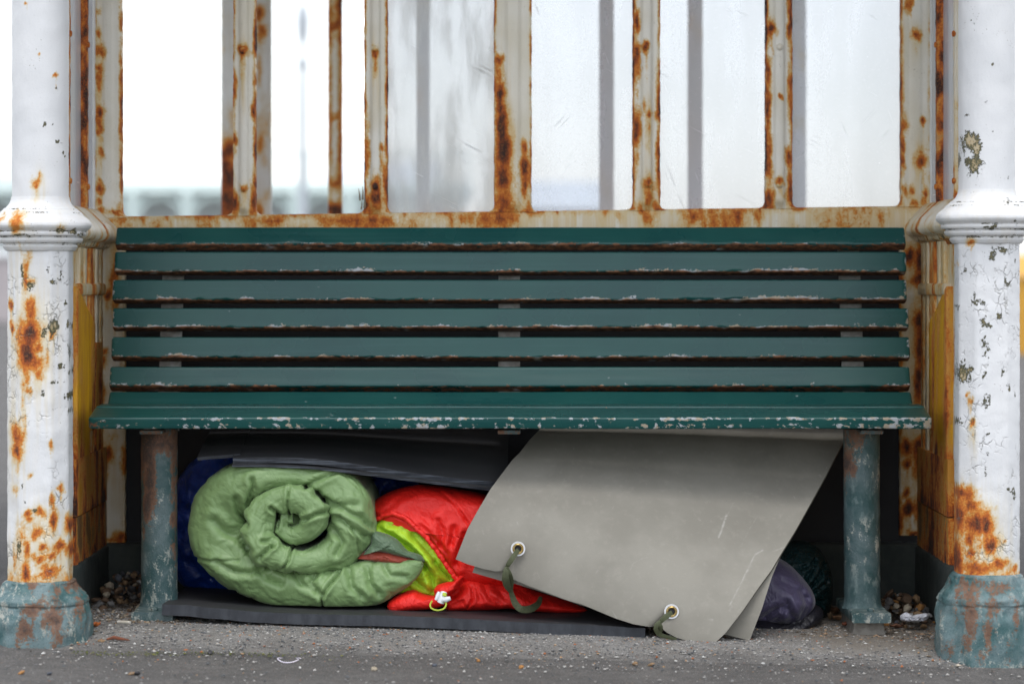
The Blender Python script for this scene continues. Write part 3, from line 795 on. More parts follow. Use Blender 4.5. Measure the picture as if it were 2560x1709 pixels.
# sill rail along the foot of the panes
xs = np.linspace(PX(232, DW), PX(2330, DW), 420)
prof = [(0.030, -1.0), (0.0, -1.0), (-.002, -.6), (-.002, -.25), (0.0, -.02), (0.004, 0.0), (0.030, 0.0)]
R = np.zeros((len(xs), len(prof), 3))
for k, x in enumerate(xs):
    zt = sill_z(CX + x / DW * F) + 0.0012 * fbm(np.array([[x * 30, 1, 2]]), 3)[0]
    for j, (dy, h) in enumerate(prof):
        R[k, j] = (x, DW + 0.0025 + dy, zt if h == 0 else zt + (zt - SZ0 + 0.035) * h)
v, f = loft(R)
f = [tuple(reversed(q)) for q in f]
sill_r = [(359, 552, 6, 10, .66), (286, 535, 16, 6, .72), (384, 563, 12, 6, .8), (310, 550, 10, 12, .6), (414, 545, 6, 4, .7), (428, 545, 4, 3, .7), (540, 548, 8, 8, .55), (625, 558, 20, 12, .72), (665, 552, 24, 14, .72), (690, 548, 14, 8, .66), (720, 545, 10, 4, .6), (810, 555, 14, 14, .6), (850, 552, 26, 16, .72), (890, 550, 24, 16, .78), (930, 548, 14, 18, .8), (965, 555, 18, 14, .7), (985, 560, 10, 8, .55),
          (1020, 540, 6, 4, .5), (1130, 552, 8, 14, .66), (1155, 550, 12, 16, .62), (1180, 548, 10, 16, .6), (1215, 545, 22, 20, .74), (1250, 550, 26, 20, .76), (1280, 555, 14, 14, .66), (1392, 533, 5, 4, .8), (1435, 532, 9, 3, .75), (1508, 532, 10, 5, .8), (1550, 540, 6, 6, .5), (1620, 540, 12, 20, .6), (1635, 555, 10, 10, .7), (1728, 533, 16, 9, .85), (1755, 535, 10, 12, .72), (1847, 533, 9, 14, .85), (1896, 533, 9, 10, .72), (1880, 528, 30, 4, .6), (1765, 564, 4, 4, .8), (1984, 560, 7, 5, .7), (2106, 527, 14, 6, .85), (2165, 527, 14, 5, .75), (2202, 545, 8, 18, .75), (2036, 527, 6, 3, .6), (2220, 524, 14, 4, .6), (2270, 515, 16, 6, .5)]
nz = fbm(v * 14, 4)
rr = blobs(v, DW, sill_r, drip=True)
top = np.exp(-((v[:, 2] - np.array([sill_z(CX + q / DW * F) for q in v[:, 0]])) / 0.005) ** 2)
rr = np.maximum(rr, top * np.clip(.42 + .9 * nz, 0, 1))
rr = np.maximum(rr, np.clip(.16 + 1.25 * fbm(v * np.array((6, 6, 9)) + 31, 4), 0, .62))
part('sill_rail', v, f, MAT['cream_iron'], shelter, attrs={'rust': rr, 'stain': np.full(len(v), .95)}, sharp=50)
# stiles carried on below the sill to the plinth
def low_stile(x0, x1, y_end, rust, seed, edge):
    X0, X1 = PX(x0, DW), PX(x1, DW)
    v, f = bevel_box(X0, X1, DW + 0.004, DW + 0.03, PZ(y_end, DW), SZ0 + 0.02, 0.004, 0.006, 2, 0.002, seed)
    nz = fbm(np.stack([v[:, 2] * 11, v[:, 0] * 30, v[:, 2] * 0 + seed], -1), 4)
    rr = blobs(v, DW, rust, drip=True)
    rr = np.maximum(rr, np.exp(-((v[:, 0] - X0) / 0.012) ** 2) * np.clip(edge[0] + nz, 0, 1))
    rr = np.maximum(rr, np.exp(-((v[:, 0] - X1) / 0.012) ** 2) * np.clip(edge[1] - nz, 0, 1))
    part('stile_foot', v, f, MAT['cream_iron'], shelter, attrs={'rust': rr, 'stain': np.clip(.75 + nz, 0, 1)})
low_stile(241, 312, 1356, [(268, 735, 8, 10, .9), (286, 700, 8, 50, .7), (254, 905, 7, 10, .9), (252, 975, 8, 12, .9), (260, 1135, 14, 16, .98), (255, 1150, 10, 22, .9), (246, 1090, 6, 60, .7), (300, 1345, 12, 10, .85), (270, 1350, 10, 6, .7), (262, 880, 5, 8, .8), (250, 1000, 6, 14, .8), (283, 1090, 8, 5, .5)], 1.4, (0.4, 0.2))
low_stile(2251, 2322, 1338, [(2272, 640, 10, 18, .9), (2306, 645, 16, 26, 1.), (2312, 690, 18, 26, .9), (2292, 700, 8, 14, .8), (2300, 800, 12, 22, .98), (2300, 850, 11, 60, .9), (2298, 950, 9, 60, .88), (2318, 900, 5, 120, .85), (2265, 1120, 10, 18, .95), (2296, 1110, 10, 18, .95), (2268, 1160, 10, 8, .8), (2294, 1150, 10, 40, .7), (2270, 1270, 12, 12, .98), (2266, 1230, 6, 10, .85), (2297, 1280, 6, 24, .85), (2318, 1300, 6, 30, .75), (2285, 1335, 14, 6, .85), (2312, 1240, 5, 60, .6)], 5.2, (0.5, 0.62))
# panes of the back wall (the two on the left are gone)
MAT['pane_dirty'] = glass_mat('scratched_milky_pane', 0.38, (0.86, 0.87, 0.88), 17, 0.5, 0.28)
MAT['pane_clear'] = glass_mat('hazy_pane', 0.22, (0.83, 0.84, 0.86), 5, 0.22, 0.06)
for (x0, x1, mt, lb) in ((966, 1238, 'pane_dirty', 'milky pane covered in scratches'), (1326, 1585, 'pane_clear', None), (1648, 1917, 'pane_clear', None), (1979, 2256, 'pane_clear', None)):
    v, f = box(PX(x0, DW) - .004, PX(x1, DW) + .004, DW + 0.012, DW + 0.016, sill_z((x0 + x1) / 2) - 0.01, 2.3)
    o = part('pane', v, f, MAT[mt], shelter, smooth=False)
    if lb: o['label'] = lb
# splintered putty on the open frame
for (px, py, w, h, lean) in ((900, 486, 5, 30, -8), (907, 482, 5, 34, -2), (911, 505, 7, 30, 2), (903, 512, 4, 22, 3)):
    a, b = P(px, py + h / 2, DW - .004), P(px + lean * 0.5, py - h / 2, DW - .012)
    v, f = tube([a, (a * .45 + b * .55) + np.array((.001, 0, 0)), b], [w / F * DW * .5, w / F * DW * .35, .0004], 5)
    part('splinter', v, f, plain('split_putty_%d' % px, (.30, .25, .17), (.2, .15, .1), .9, 80, .5), shelter)
# dark boarding and plinth
v, f = bevel_box(-1.02, 1.02, 6.625, 6.65, 0.06, SZ0 + 0.01, 0.003, 0.05, 0, 0.001)
part('back_board', v, f, MAT['dark_board'], shelter)
v, f = bevel_box(-1.0, 1.0, 6.56, 6.70, -0.08, 0.118, 0.008, 0.012, 0, 0.004, 2.0)
part('plinth', v, f, MAT['plinth'], shelter)

# --- side walls
def wood_mat(name, c1, c2, c3, rust=0.4):
    m = M(name)
    g = m.noise(1.0, 6, 0.65, m.map((42, 42, 3.0)), dist=0.9)
    k = m.noise(1.0, 3, 0.55, m.map((16, 16, 7)), dist=2.2)
    w = m.n('ShaderNodeTexWave')
    w.inputs['Scale'].default_value = 1.0
    w.inputs['Distortion'].default_value = 9.0
    w.inputs['Detail'].default_value = 3.0
    w.inputs['Detail Scale'].default_value = 0.6
    m.t.links.new(m.map((40, 55, 4)), w.inputs['Vector'])
    c = m.mix(m.step(w.outputs['Fac'], 0.25, 0.7), c2, c1)
    c = m.mix(m.mul(m.step(m.add(m.mul(g, .6), m.mul(k, .5)), 1 - rust - .08, 1 - rust + .10), .9), c, c3)
    return m.done(c, 0.6, m.bump(m.add(g, w.outputs['Fac']), 0.5, 0.002))
MAT['yellow_wood'] = rusty_paint('flaking_yellow_paint', (0.80, 0.46, 0.012), (0.70, 0.36, 0.012), dirt=(0.55, 0.22, 0.015), fleck=.4, rough=.5)
MAT['rust_sheet'] = rusty_paint('rusted_yellow_sheet', (0.66, 0.36, 0.02), (0.50, 0.24, 0.02), dirt=(0.45, 0.16, 0.02), amp=1.1, fleck=.4, rough=.55)
MAT['dark_rust_sheet'] = rusty_paint('dark_rusted_sheet', (0.20, 0.13, 0.06), (0.13, 0.09, 0.05), dirt=(0.20, 0.08, 0.02), amp=1.1, fleck=.4, rough=.6)
MAT['burnt_wood'] = wood_mat('orange_grained_wood', (0.62, 0.25, 0.02), (0.42, 0.12, 0.015), (0.07, 0.022, 0.010), 0.46)
MAT['brown_wood'] = wood_mat('dark_rusty_wood', (0.26, 0.09, 0.025), (0.15, 0.05, 0.02), (0.04, 0.02, 0.014), 0.46)
MAT['grey_iron'] = rusty_paint('grey_painted_iron', (0.70, 0.70, 0.68), (0.62, 0.62, 0.60), dirt=(0.55, 0.44, 0.28))
def side_wall(sg, seed):
    def yb(x0, x1, y0, y1, z0, z1, **k):
        a, b = sorted((sg * x0, sg * x1))
        return bevel_box(a, b, y0, y1, z0, z1, **k)
    zrail = PZ(571 if sg < 0 else 553, DC)
    rail_top, rail_bot = zrail + 0.045, zrail - 0.043
    # glazing bars of the side, seen end on, with bolts on the inner edge
    for (yd, nm) in ((6.14, 'side_bar'), (6.40, 'side_bar')):
        v, f = yb(0.985, 1.012, yd, yd + 0.022, rail_top - 0.01, 2.3, b=0.003, step=0.008, axis=2, rough=0.0022, seed=seed + yd)
        nz = fbm(v * np.array((30, 30, 14)) + seed, 3)
        near = yd < 6.2
        rr = np.clip((0.55 if near else 0.72) + 0.9 * nz, 0.3, 1) if not (near and sg > 0) else np.clip(0.15 + 0.8 * nz + 0.6 * np.exp(-(v[:, 2] - rail_top) / .08), 0, 1)
        o = part(nm, v, f, MAT['cream_iron'] if near and sg > 0 else MAT['rust_bar'], shelter, attrs={'rust': rr, 'stain': np.full(len(v), .8)})
        for zz in ((PZ(112, yd), PZ(467, yd)) if not near else (PZ(84, yd), PZ(452, yd))):
            bv, bf = tube([(sg * .987, yd + .006, zz), (sg * .981, yd + .006, zz), (sg * .9795, yd + .006, zz)], [.0075, .0068, .003], 10)
            part('bolt', bv, bf, MAT['rust_bar'], o, attrs={'rust': np.full(len(bv), .6)})
    v, f = box(*sorted((sg * 1.000, sg * 1.004)), 5.83, 6.58, rail_top - 0.02, 2.3)
    part('side_pane', v, f, MAT['side_pane'], shelter, smooth=False)
    v, f = yb(0.990, 1.016, 6.584, 6.604, rail_top - 0.02, 2.3, b=0.003, step=0.02, axis=2, rough=0.001, seed=seed)
    part('corner_strip', v, f, MAT['grey_iron'], shelter, attrs={'rust': np.clip(.9 * fbm(v * 12 + seed, 3) - .1, 0, 1), 'stain': np.full(len(v), .2)})
    # moulded rail running back from the collar, swelling inwards
    prof = [(.0, 1.02), (.062, 1.0), (.058, .985), (.052, .978), (.040, .965), (.030, .955), (.020, .945), (.008, .938), (-.004, .935), (-.012, .938), (-.018, .945), (-.020, .957), (-.026, .960), (-.031, .962), (-.033, .972), (-.042, .975), (-.046, .985), (-.046, 1.02)]
    prof = [(zz, xx) for zz, xx in prof]
    ys = np.linspace(5.84, 6.585, 70)
    R = np.zeros((len(ys), len(prof), 3))
    for k, y in enumerate(ys):
        for j, (zz, xx) in enumerate(prof):
            R[k, j] = (sg * xx, y, zrail + zz + (0.012 if sg < 0 else 0.010) * sstep(5.9, 6.6, y) * 0)
    R[:, :, 0] += -sg * 0.002 * fbm(R * 26 + seed, 3)
    v, f = loft(R)
    if sg > 0: f = [tuple(reversed(q)) for q in f]
    nz = fbm(v * 17 + seed, 4)
    streak = np.exp(-((v[:, 1] - 6.39) / 0.03) ** 2)
    rr = np.clip(np.maximum(streak * (.55 + .7 * nz), .12 + .9 * nz), 0, 1)
    low = sstep(zrail - .01, zrail - .04, v[:, 2])
    rr = np.maximum(rr, low * np.clip(.35 + 1.1 * nz, 0, 1))
    ch = np.clip(.20 + .75 * fbm(v * 28 + seed + 5, 3), 0, 1) * (0.6 + low)
    part('side_rail', v, f, MAT['cream_iron'], shelter, attrs={'rust': rr, 'stain': np.full(len(v), .6), 'chip': ch}, sharp=70)
    # framing under the rail
    v, f = yb(0.978, 1.03, 5.83, 6.575, 0.11, rail_bot + 0.006, b=0.004, step=0.010, axis=1, rough=0.001, seed=seed)
    nz = fbm(v * np.array((20, 26, 5)) + seed, 3)
    part('side_panel', v, f, MAT['cream_iron'], shelter, attrs={'rust': np.clip(.22 + .9 * nz, 0, 1), 'stain': np.full(len(v), .9)})
    for (y0, y1, rb) in ((6.19, 6.235, .15), (6.26, 6.29, .1), (6.33, 6.405, .55), (6.44, 6.47, .12), (6.50, 6.535, .35)):
        v, f = yb(0.968, 0.982, y0, y1, 0.24, rail_bot + 0.008, b=0.004, step=0.008, axis=2, rough=0.002, seed=seed + y0)
        nz = fbm(v * np.array((40, 40, 6)) + seed, 3)
        part('moulding_strip', v, f, MAT['cream_iron'], shelter, attrs={'rust': np.clip(rb + .7 * nz, 0, 1), 'stain': np.full(len(v), 1.)})
    zb0, zb1 = PZ(738, 6.35), PZ(708, 6.35)
    v, f = yb(0.962, 0.985, 6.15, 6.54, zb0, zb1, b=0.006, step=0.008, axis=1, rough=0.002, seed=seed)
    nz = fbm(v * np.array((20, 30, 10)) + seed, 3)
    part('moulding_bead', v, f, MAT['cream_iron'], shelter, attrs={'rust': np.clip(.25 + .9 * nz + .3 * np.exp(-((v[:, 1] - 6.37) / .05) ** 2), 0, 1), 'stain': np.full(len(v), .9)})
    # boards over the lower half
    for (y0, y1, z0, z1, mt, nm, xin) in ((6.12, 6.30, 0.345, 0.700, 'yellow_wood', 'board', .963), (6.305, 6.40, 0.40, 0.66, 'yellow_wood', 'board', .966), (6.405, 6.52, 0.33, 0.60, 'rust_sheet', 'board', .966), (6.10, 6.56, 0.222, 0.349, 'rust_sheet', 'board', .9625), (6.10, 6.57, 0.112, 0.219, 'dark_rust_sheet', 'board', .9645)):
        if nm == 'board' and y0 > 6.4 and sg > 0: continue
        v, f = yb(xin, 0.984, y0, y1, z0, z1, b=0.003, step=0.012, axis=2, rough=0.0015, seed=seed + y0)
        if z1 > .6:      # the tall planks lean and their tops are broken off aslant
            t = sstep(z1 - .09, z1, v[:, 2])
            v[:, 2] += t * (v[:, 1] - (y0 + y1) / 2) * (-.35)
        nz = fbm(v * np.array((40, 30, 4)) + seed * 3, 4)
        part(nm, v, f, MAT[mt], shelter, attrs={'rust': np.clip((.30 if mt == 'yellow_wood' else .52) + 1.25 * nz + .25 * sstep(z0 + .05, z0, v[:, 2]), 0, 1), 'stain': np.full(len(v), .8)})
    v, f = yb(0.958, 1.06, 5.84, 6.565, -0.09, 0.116, b=0.008, step=0.012, axis=1, rough=0.005, seed=seed)
    part('plinth', v, f, MAT['plinth'], shelter)
MAT['side_pane'] = glass_mat('grubby_side_pane', 0.45, (0.62, 0.63, 0.66), 10, 0.3, 0.25)
side_wall(-1, 2.0)
side_wall(1, 6.0)

# --- far side of the shelter: its own bars, and the roof over all
def far_bar(x0, x1, D, mt, rust, seed, z0=0.45):
    v, f = bevel_box(PX(x0, D), PX(x1, D), D, D + 0.03, z0, 2.3, 0.004, 0.012, 2, 0.002, seed)
    nz = fbm(v * np.array((12, 12, 7)) + seed, 3)
    part('far_bar', v, f, MAT[mt], shelter, attrs={'rust': np.maximum(np.clip(nz * .9 - .05, 0, 1), blobs(v, D, rust)), 'stain': np.clip(.4 + nz, 0, 1)})
MAT['veiled_mauve_iron'] = rusty_paint('veiled_mauve_grey_iron', (0.60, 0.53, 0.54), (0.60, 0.48, 0.47), dirt=(0.58, 0.44, 0.38))  # lightened: the veil of the hazy panes is put into the colour
far_bar(553, 592, 8.1, 'grey_iron', [(570, 380, 30, 24, .8), (570, 440, 30, 50, .85), (572, 510, 30, 60, .8)], 1.0)
far_bar(632, 678, 8.2, 'grey_iron', [(650, 35, 8, 14, .8), (654, 75, 8, 12, .8), (648, 95, 8, 20, .5), (650, 180, 4, 40, .5), (648, 355, 6, 20, .55), (645, 530, 10, 20, .7)], 4.0)
far_bar(820, 855, 8.1, 'cream_iron', [(825, 60, 5, 60, .7), (850, 20, 8, 40, .9), (838, 65, 8, 8, .95), (848, 95, 6, 20, .8), (835, 290, 8, 6, .7), (822, 300, 4, 150, .6), (852, 380, 5, 80, .7), (831, 460, 8, 10, .95), (850, 450, 6, 30, .7), (838, 525, 20, 16, .95), (852, 200, 4, 200, .6)], 7.0)
far_bar(1041, 1074, 8.3, 'grey_iron', [], 9.0)
far_bar(1498, 1535, 8.4, 'veiled_mauve_iron', [], 12.0)
far_bar(1720, 1757, 8.4, 'veiled_mauve_iron', [], 15.0)
far_bar(1978, 2016, 8.8, 'white_iron', [], 18.0)  # white coat carries the veil of the hazy pane in front
v, f = bevel_box(-1.0, 1.0, 8.08, 8.14, -0.05, 0.86, 0.005, 0.1, 0)
part('far_board', v, f, MAT['grey_iron'], shelter, attrs={'rust': np.zeros(len(v))})
v, f = loft(np.array([[(-1.75, 5.42, 2.30), (1.75, 5.42, 2.30), (1.75, 5.42, 2.42), (-1.75, 5.42, 2.42)], [(-1.75, 7.0, 2.40), (1.75, 7.0, 2.40), (1.75, 7.0, 2.75), (-1.75, 7.0, 2.75)], [(-1.75, 8.6, 2.30), (1.75, 8.6, 2.30), (1.75, 8.6, 2.42), (-1.75, 8.6, 2.42)]], float))
part('roof', v, [tuple(reversed(q)) for q in f], MAT['roof'], shelter, smooth=False)

# ------------------------------------------------------------------ the bench
bench = thing('slatted_bench', (0, 6.15, 0), 'long dark green slatted bench with chipped paint under the shelter windows', 'bench')
def slat(name, x0, x1, front_lo, front_hi, thick, seed, wear_lo=0.75, wear_hi=0.06, end=0.55, nose=False):
    """one plank: front_lo / front_hi are (depth, height) of the lower and upper edge of the face you see"""
    lo, hi = np.array(front_lo, float), np.array(front_hi, float)
    up = hi - lo
    w = np.linalg.norm(up)
    up /= w
    back = np.array((up[1], -up[0]))                 # away from the viewer
    if back[0] < 0 and not nose: back = -back
    b = 0.0042
    loc = []                                         # local outline (a along face from lo, c depth)
    def arc(ca, cc, st, n=4):
        for k in range(n + 1):
            t = math.radians(st + 90 * k / n)
            loc.append((ca + b * math.cos(t), cc + b * math.sin(t)))
    arc(w - b, thick - b, 0); arc(b, thick - b, 90); arc(b, b, 180); arc(w - b, b, 270)
    full = []
    for k in range(len(loc)):
        p, q = loc[k], loc[(k + 1) % len(loc)]
        full.append(p)
        L = math.hypot(q[0] - p[0], q[1] - p[1])
        if L > 0.006:
            m = int(L / 0.0045)
            for j in range(1, m): full.append((p[0] + (q[0] - p[0]) * j / m, p[1] + (q[1] - p[1]) * j / m))
    full = np.array(full)
    xs = np.concatenate([[x0, x0 + .0012, x0 + .004], np.arange(x0 + .009, x1 - .009, .006), [x1 - .004, x1 - .0012, x1]])
    K, N = len(xs), len(full)
    A = np.broadcast_to(full[:, 0], (K, N)).copy()
    C = np.broadcast_to(full[:, 1], (K, N)).copy()
    X = np.broadcast_to(xs[:, None], (K, N)).copy()
    sh = np.minimum(np.minimum(xs - x0, x1 - xs), .004) / .004     # rounded ends
    inset = (0.0032 * (1 - np.sqrt(np.clip(1 - (1 - sh) ** 2, 0, 1))))[:, None]
    A += np.where(A < w / 2, 1, -1) * inset
    C += np.where(C < thick / 2, 1, -1) * inset
    # worn lower front edge: bites out of the corner
    q = np.stack([X * 38, A * 60, C * 60 + seed], -1)
    q2 = np.stack([X * 9, A * 0, C * 0 + seed], -1)
    bite = np.clip(fbm(q, 4) * .9 + fbm(q2, 3) * .8 + .05, 0, 1)
    near = np.exp(-((A / .006) ** 2 + (C / .008) ** 2))
    A += near * bite * .0065 * wear_lo
    C += near * bite * .0030 * wear_lo
    bow = .0022 * fbm(np.stack([xs * 2.2, xs * 0, xs * 0 + seed], -1), 2)[:, None]
    C += .0005 * fbm(np.stack([X * 5, A * 40, C * 0 + seed], -1), 2) + bow
    pos = lo[None, None] + A[..., None] * up + C[..., None] * back
    R = np.stack([X, pos[..., 0], pos[..., 1]], -1)
    v, f = loft(R)
    if nose: f = [tuple(reversed(t)) for t in f]
    a, c, xx = A.ravel(), C.ravel(), X.ravel()
    n3 = fbm(np.stack([xx * 7, a * 0, a * 0 + seed + 3], -1), 4)
    n4 = fbm(np.stack([xx * 26, a * 60, c * 60 + seed], -1), 3)
    under = np.exp(-(a / .0045) ** 2)                                # the lower face
    e = under * (wear_lo * .98 + .5 * n3) * sstep(-.004, .003, c)
    e = np.maximum(e, np.exp(-(a / .0085) ** 2) * (wear_lo * .74 + .75 * n3 + .5 * n4))
    e = np.maximum(e, np.exp(-(a / .016) ** 2) * np.clip(wear_lo * .40 + .9 * n3 + .65 * n4, 0, .9))
    e = np.maximum(e, np.exp(-((w - a) / .0035) ** 2) * np.exp(-(c / .004) ** 2) * (wear_hi * 3 + .8 * n3))
    de = np.minimum(xx - x0, x1 - xx)
    e = np.maximum(e, np.exp(-(de / .008) ** 2) * (end + .5 * n4) * .8)
    e = np.maximum(e, np.exp(-(de / .04) ** 2) * (.22 + .9 * n4) * end)
    return v, f, {'edge': np.clip(e, 0, 1.2), 'under': np.clip(under * (.50 + .5 * n4) + .22 * np.exp(-(a / .008) ** 2), 0, 1)}
BX0, BX1 = -0.9205, 0.9125
spec = [(520, 560.5, 6.40, 35), (577, 624, 6.378, 14), (641, 689, 6.362, 14), (706, 752, 6.347, 15), (772, 820, 6.332, 17), (840, 886, 6.312, 24), (897, 933, 6.268, 49)]
for k, (vt, vb, D, tilt) in enumerate(spec):
    yt, yb_ = vt * 1.0898, vb * 1.0898
    zb = PZ(yb_, D)
    # width of the plank so that its upper edge comes out where it should
    t = math.radians(tilt)
    w = 0.045
    for _ in range(12):
        Dt = D + w * math.sin(t)
        w = (PZ(yt, Dt) - zb) / math.cos(t)
    v, f, at = slat('slat', BX0 + .0015 * math.sin(k * 2.3), BX1 + .0015 * math.cos(k * 1.7), (D, zb), (D + w * math.sin(t), zb + w * math.cos(t)), (.026, .035, .035, .035, .035, .034, .026)[k], 3.3 * k + 1, wear_lo=(.75, .9, .95, .95, .85, .62, .3)[k], end=(.5, .6, .7, .75, .6, .5, .3)[k])
    o = part('slat', v, f, MAT['bench'], bench, attrs=at, sharp=60)
# seat: the front plank tips down at the front, the next lies flat, the last dips under the back
def seat_plank(D0, z0, D1, z1, seed, chips):
    # face = the top surface, from its front edge to its rear edge; thickness hangs below
    v, f, at = slat('seat_slat', BX0, BX1, (D0, z0), (D1, z1), 0.026, seed, wear_lo=0.0, end=.5, nose=True)
    x, y, z = v[:, 0], v[:, 1], v[:, 2]
    if chips:
        n3 = fbm(np.stack([x * 7, x * 0, x * 0 + 2], -1), 4)
        n4 = fbm(np.stack([x * 75, y * 90, z * 90], -1), 3)
        up = np.array((D1 - D0, z1 - z0)); up /= np.linalg.norm(up)
        a = (y - D0) * up[0] + (z - z0) * up[1]                 # distance back over the top
        c = -(y - D0) * up[1] * -1 * 0 + (z0 - z) + a * up[1]   # distance down the front
        mid = sstep(-.95, -.35, x) * .18
        e = np.exp(-(a / .008) ** 2) * np.exp(-((c - .002) / .0060) ** 2) * (.36 + mid + .8 * n4 + .8 * n3)
        front = np.exp(-(a / .010) ** 2) * sstep(.004, .010, c)
        e = np.maximum(e, front * (.44 + .7 * n4 + .5 * n3) * sstep(.001, .018, c))
        ends = np.exp(-((x - BX0) / .07) ** 2) + np.exp(-((x - BX1) / .12) ** 2)
        e = np.maximum(e, front * ends * (.55 + .5 * n4))
        at['edge'] = np.clip(np.maximum(at['edge'], e), 0, 1.2)
        at['under'] = np.clip(front * .12 + ends * front * .5 * (x < 0), 0, 1)
    return part('seat_slat', v, f, MAT['bench'], bench, attrs=at, sharp=60)
seat_plank(5.997, .4465, 6.091, .4640, 30.0, True)
seat_plank(6.101, .4665, 6.172, .4685, 33.0, False)
seat_plank(6.182, .4660, 6.245, .4560, 36.0, False)
# iron: three back straps, seat bearers, two tube legs on long foot plates
def strap(px, w=0.050):
    D0 = 6.318
    x = PX(px, 6.36)
    zs = np.linspace(0.40, 0.845, 60)
    ctr = np.interp(zs, [0.40, 0.47, 0.54, 0.60, 0.66, 0.72, 0.77, 0.845], [6.30, 6.305, 6.337, 6.353, 6.368, 6.385, 6.402, 6.43]) + 0.030
    R = np.zeros((60, 4, 3))
    for k in range(60):
        R[k] = [(x - w / 2, ctr[k], zs[k]), (x + w / 2, ctr[k], zs[k]), (x + w / 2, ctr[k] + .008, zs[k]), (x - w / 2, ctr[k] + .008, zs[k])]
    v, f = loft(R)
    part('back_strap', v, f, MAT['bracket'], bench, sharp=30)
    v, f = bevel_box(x - w / 2, x + w / 2, 6.03, 6.34, 0.409, 0.417, 0.002, 0.02, 1)
    part('seat_bearer', v, f, MAT['leg_iron'], bench, attrs={'rust': np.full(len(v), .55)})
for px in (424, 1273, 2133): strap(px)
for (pxc, rust, zt, zb, stub, sd) in ((392.5, [(365, 1130, 18, 70, .50), (374, 1205, 14, 60, .56), (366, 1265, 12, 36, .46), (432, 1180, 7, 70, .42), (433, 1320, 6, 90, .36), (360, 1330, 9, 40, .28), (425, 1120, 10, 24, .42), (400, 1110, 30, 20, .35)], .419, .024, False, 1.0),
                                     (2159.5, [(2120, 1150, 11, 24, .50), (2132, 1172, 9, 18, .42), (2140, 1120, 24, 30, .28), (2114, 1200, 7, 40, .28), (2200, 1220, 6, 60, .2)], .419, .022, True, 4.0)):
    D = 6.125
    X = PX(pxc, 6.085)
    zs = np.arange(zb - .003, zt, .006)
    th = np.linspace(0, 2 * math.pi, 48, endpoint=False)
    R = np.zeros((len(zs), 48, 3))
    for k, z in enumerate(zs):
        rr = .0400 + .004 * math.exp(-(z - zb) / .008)
        R[k, :, 0] = X + rr * np.cos(th) - (0.004 if stub else 0) * (z - .4)
        R[k, :, 1] = D + rr * np.sin(th)
        R[k, :, 2] = z
    nn = fbm(R * 30 + sd, 4) * .0022
    R[:, :, 0] += np.cos(th) * nn
    R[:, :, 1] += np.sin(th) * nn
    v, f = loft(R)
    leg = part('leg', v, f, MAT['leg_iron'], bench, attrs={'rust': blobs(v, 6.09, rust) * 1.75 + .34 * sstep(.36, .42, v[:, 2])}, sharp=60)
    pw = .045 if not stub else .0425
    xc = X if not stub else X + .006
    v, f = bevel_box(xc - pw, xc + pw, 6.0, 6.30, zb - .022, zb, .004, .008, 1, .0015, sd)
    part('foot_plate', v, f, MAT['leg_iron'], leg, attrs={'rust': np.full(len(v), .03)})
    v, f = lathe([(.008, zb - .001), (.0085, zb + .004), (.005, zb + .007)], (xc + .002, 6.03, 0), 6, 'z')
    part('plate_bolt', v, f, MAT['leg_iron'], leg, attrs={'rust': np.full(len(v), .1)})
    if stub:
        R = []
        for h, s in ((-.045, 1.25), (-.02, 1.05), (-.002, 1.0)):
            R.append([(xc + s * dx, 6.05 + s * dy, h + zb - .02) for dx, dy in ((-.034, -.02), (-.01, -.028), (.03, -.024), (.036, .05), (.0, .2), (-.034, .2))])
        v, f = loft(np.array(R))
        part('mortar_pad', v, f, MAT['concrete_stub'], leg)

# ------------------------------------------------------------------ soft things under the bench
def pillow(outline, D, thick, n_ang=150, n_rad=34, power=2.2, wr=None, back=0.6, center=None, flat_ground=False, depth_fn=None):
    """closed, stuffed shape: outline in photo pixels standing at depth D; the front swells by thick towards the viewer, the back by back * thick"""
    o = np.array([P(px, py, D)[[0, 2]] for px, py in outline])
    c = o.mean(0) if center is None else P(center[0], center[1], D)[[0, 2]]
    o = smooth_path(np.vstack([o, o[:1]]), n_ang + 1)[:-1]
    rs = np.linspace(0, 1, n_rad) ** 0.8
    V, A = [], []
    for side in (1, -1):
        r = rs if side == 1 else rs[::-1][1:]
        pts = c[None, None] + r[:, None, None] * (o - c)[None]
        h = (1 - r ** power)
        h = np.sqrt(np.clip(h, 0, 1))[:, None] * np.ones((1, n_ang))
        y = D - thick * h if side == 1 else D + thick * back * h
        V.append(np.stack([pts[..., 0], y, pts[..., 1]], -1))
        A.append(np.broadcast_to((h if side == 1 else h * 0), h.shape))
    R = np.concatenate(V, 0)
    H = np.concatenate(A, 0)
    if wr is not None:
        R = wr(R, H)
    v, f = loft(R)
    return v, f
def crease(R, D, lines, amt=1.0):
    """displacement towards the viewer from traced creases: (polyline px, depth mm, half width mm, lip mm)"""
    d = np.zeros(R.shape[:-1])
    for (ln, dep, wid, lip) in lines:
        q = [tuple(P(px, py, D)[[0, 2]]) for px, py in ln]
        dist = seg_dist(R[..., 0], R[..., 2], q) * 1000
        wd = wid * .62
        d += (-dep * np.exp(-np.abs(dist / wd) ** 1.4) + lip * np.exp(-((dist - 2.4 * wd) / (1.5 * wd)) ** 2)) * .001
    return d * amt

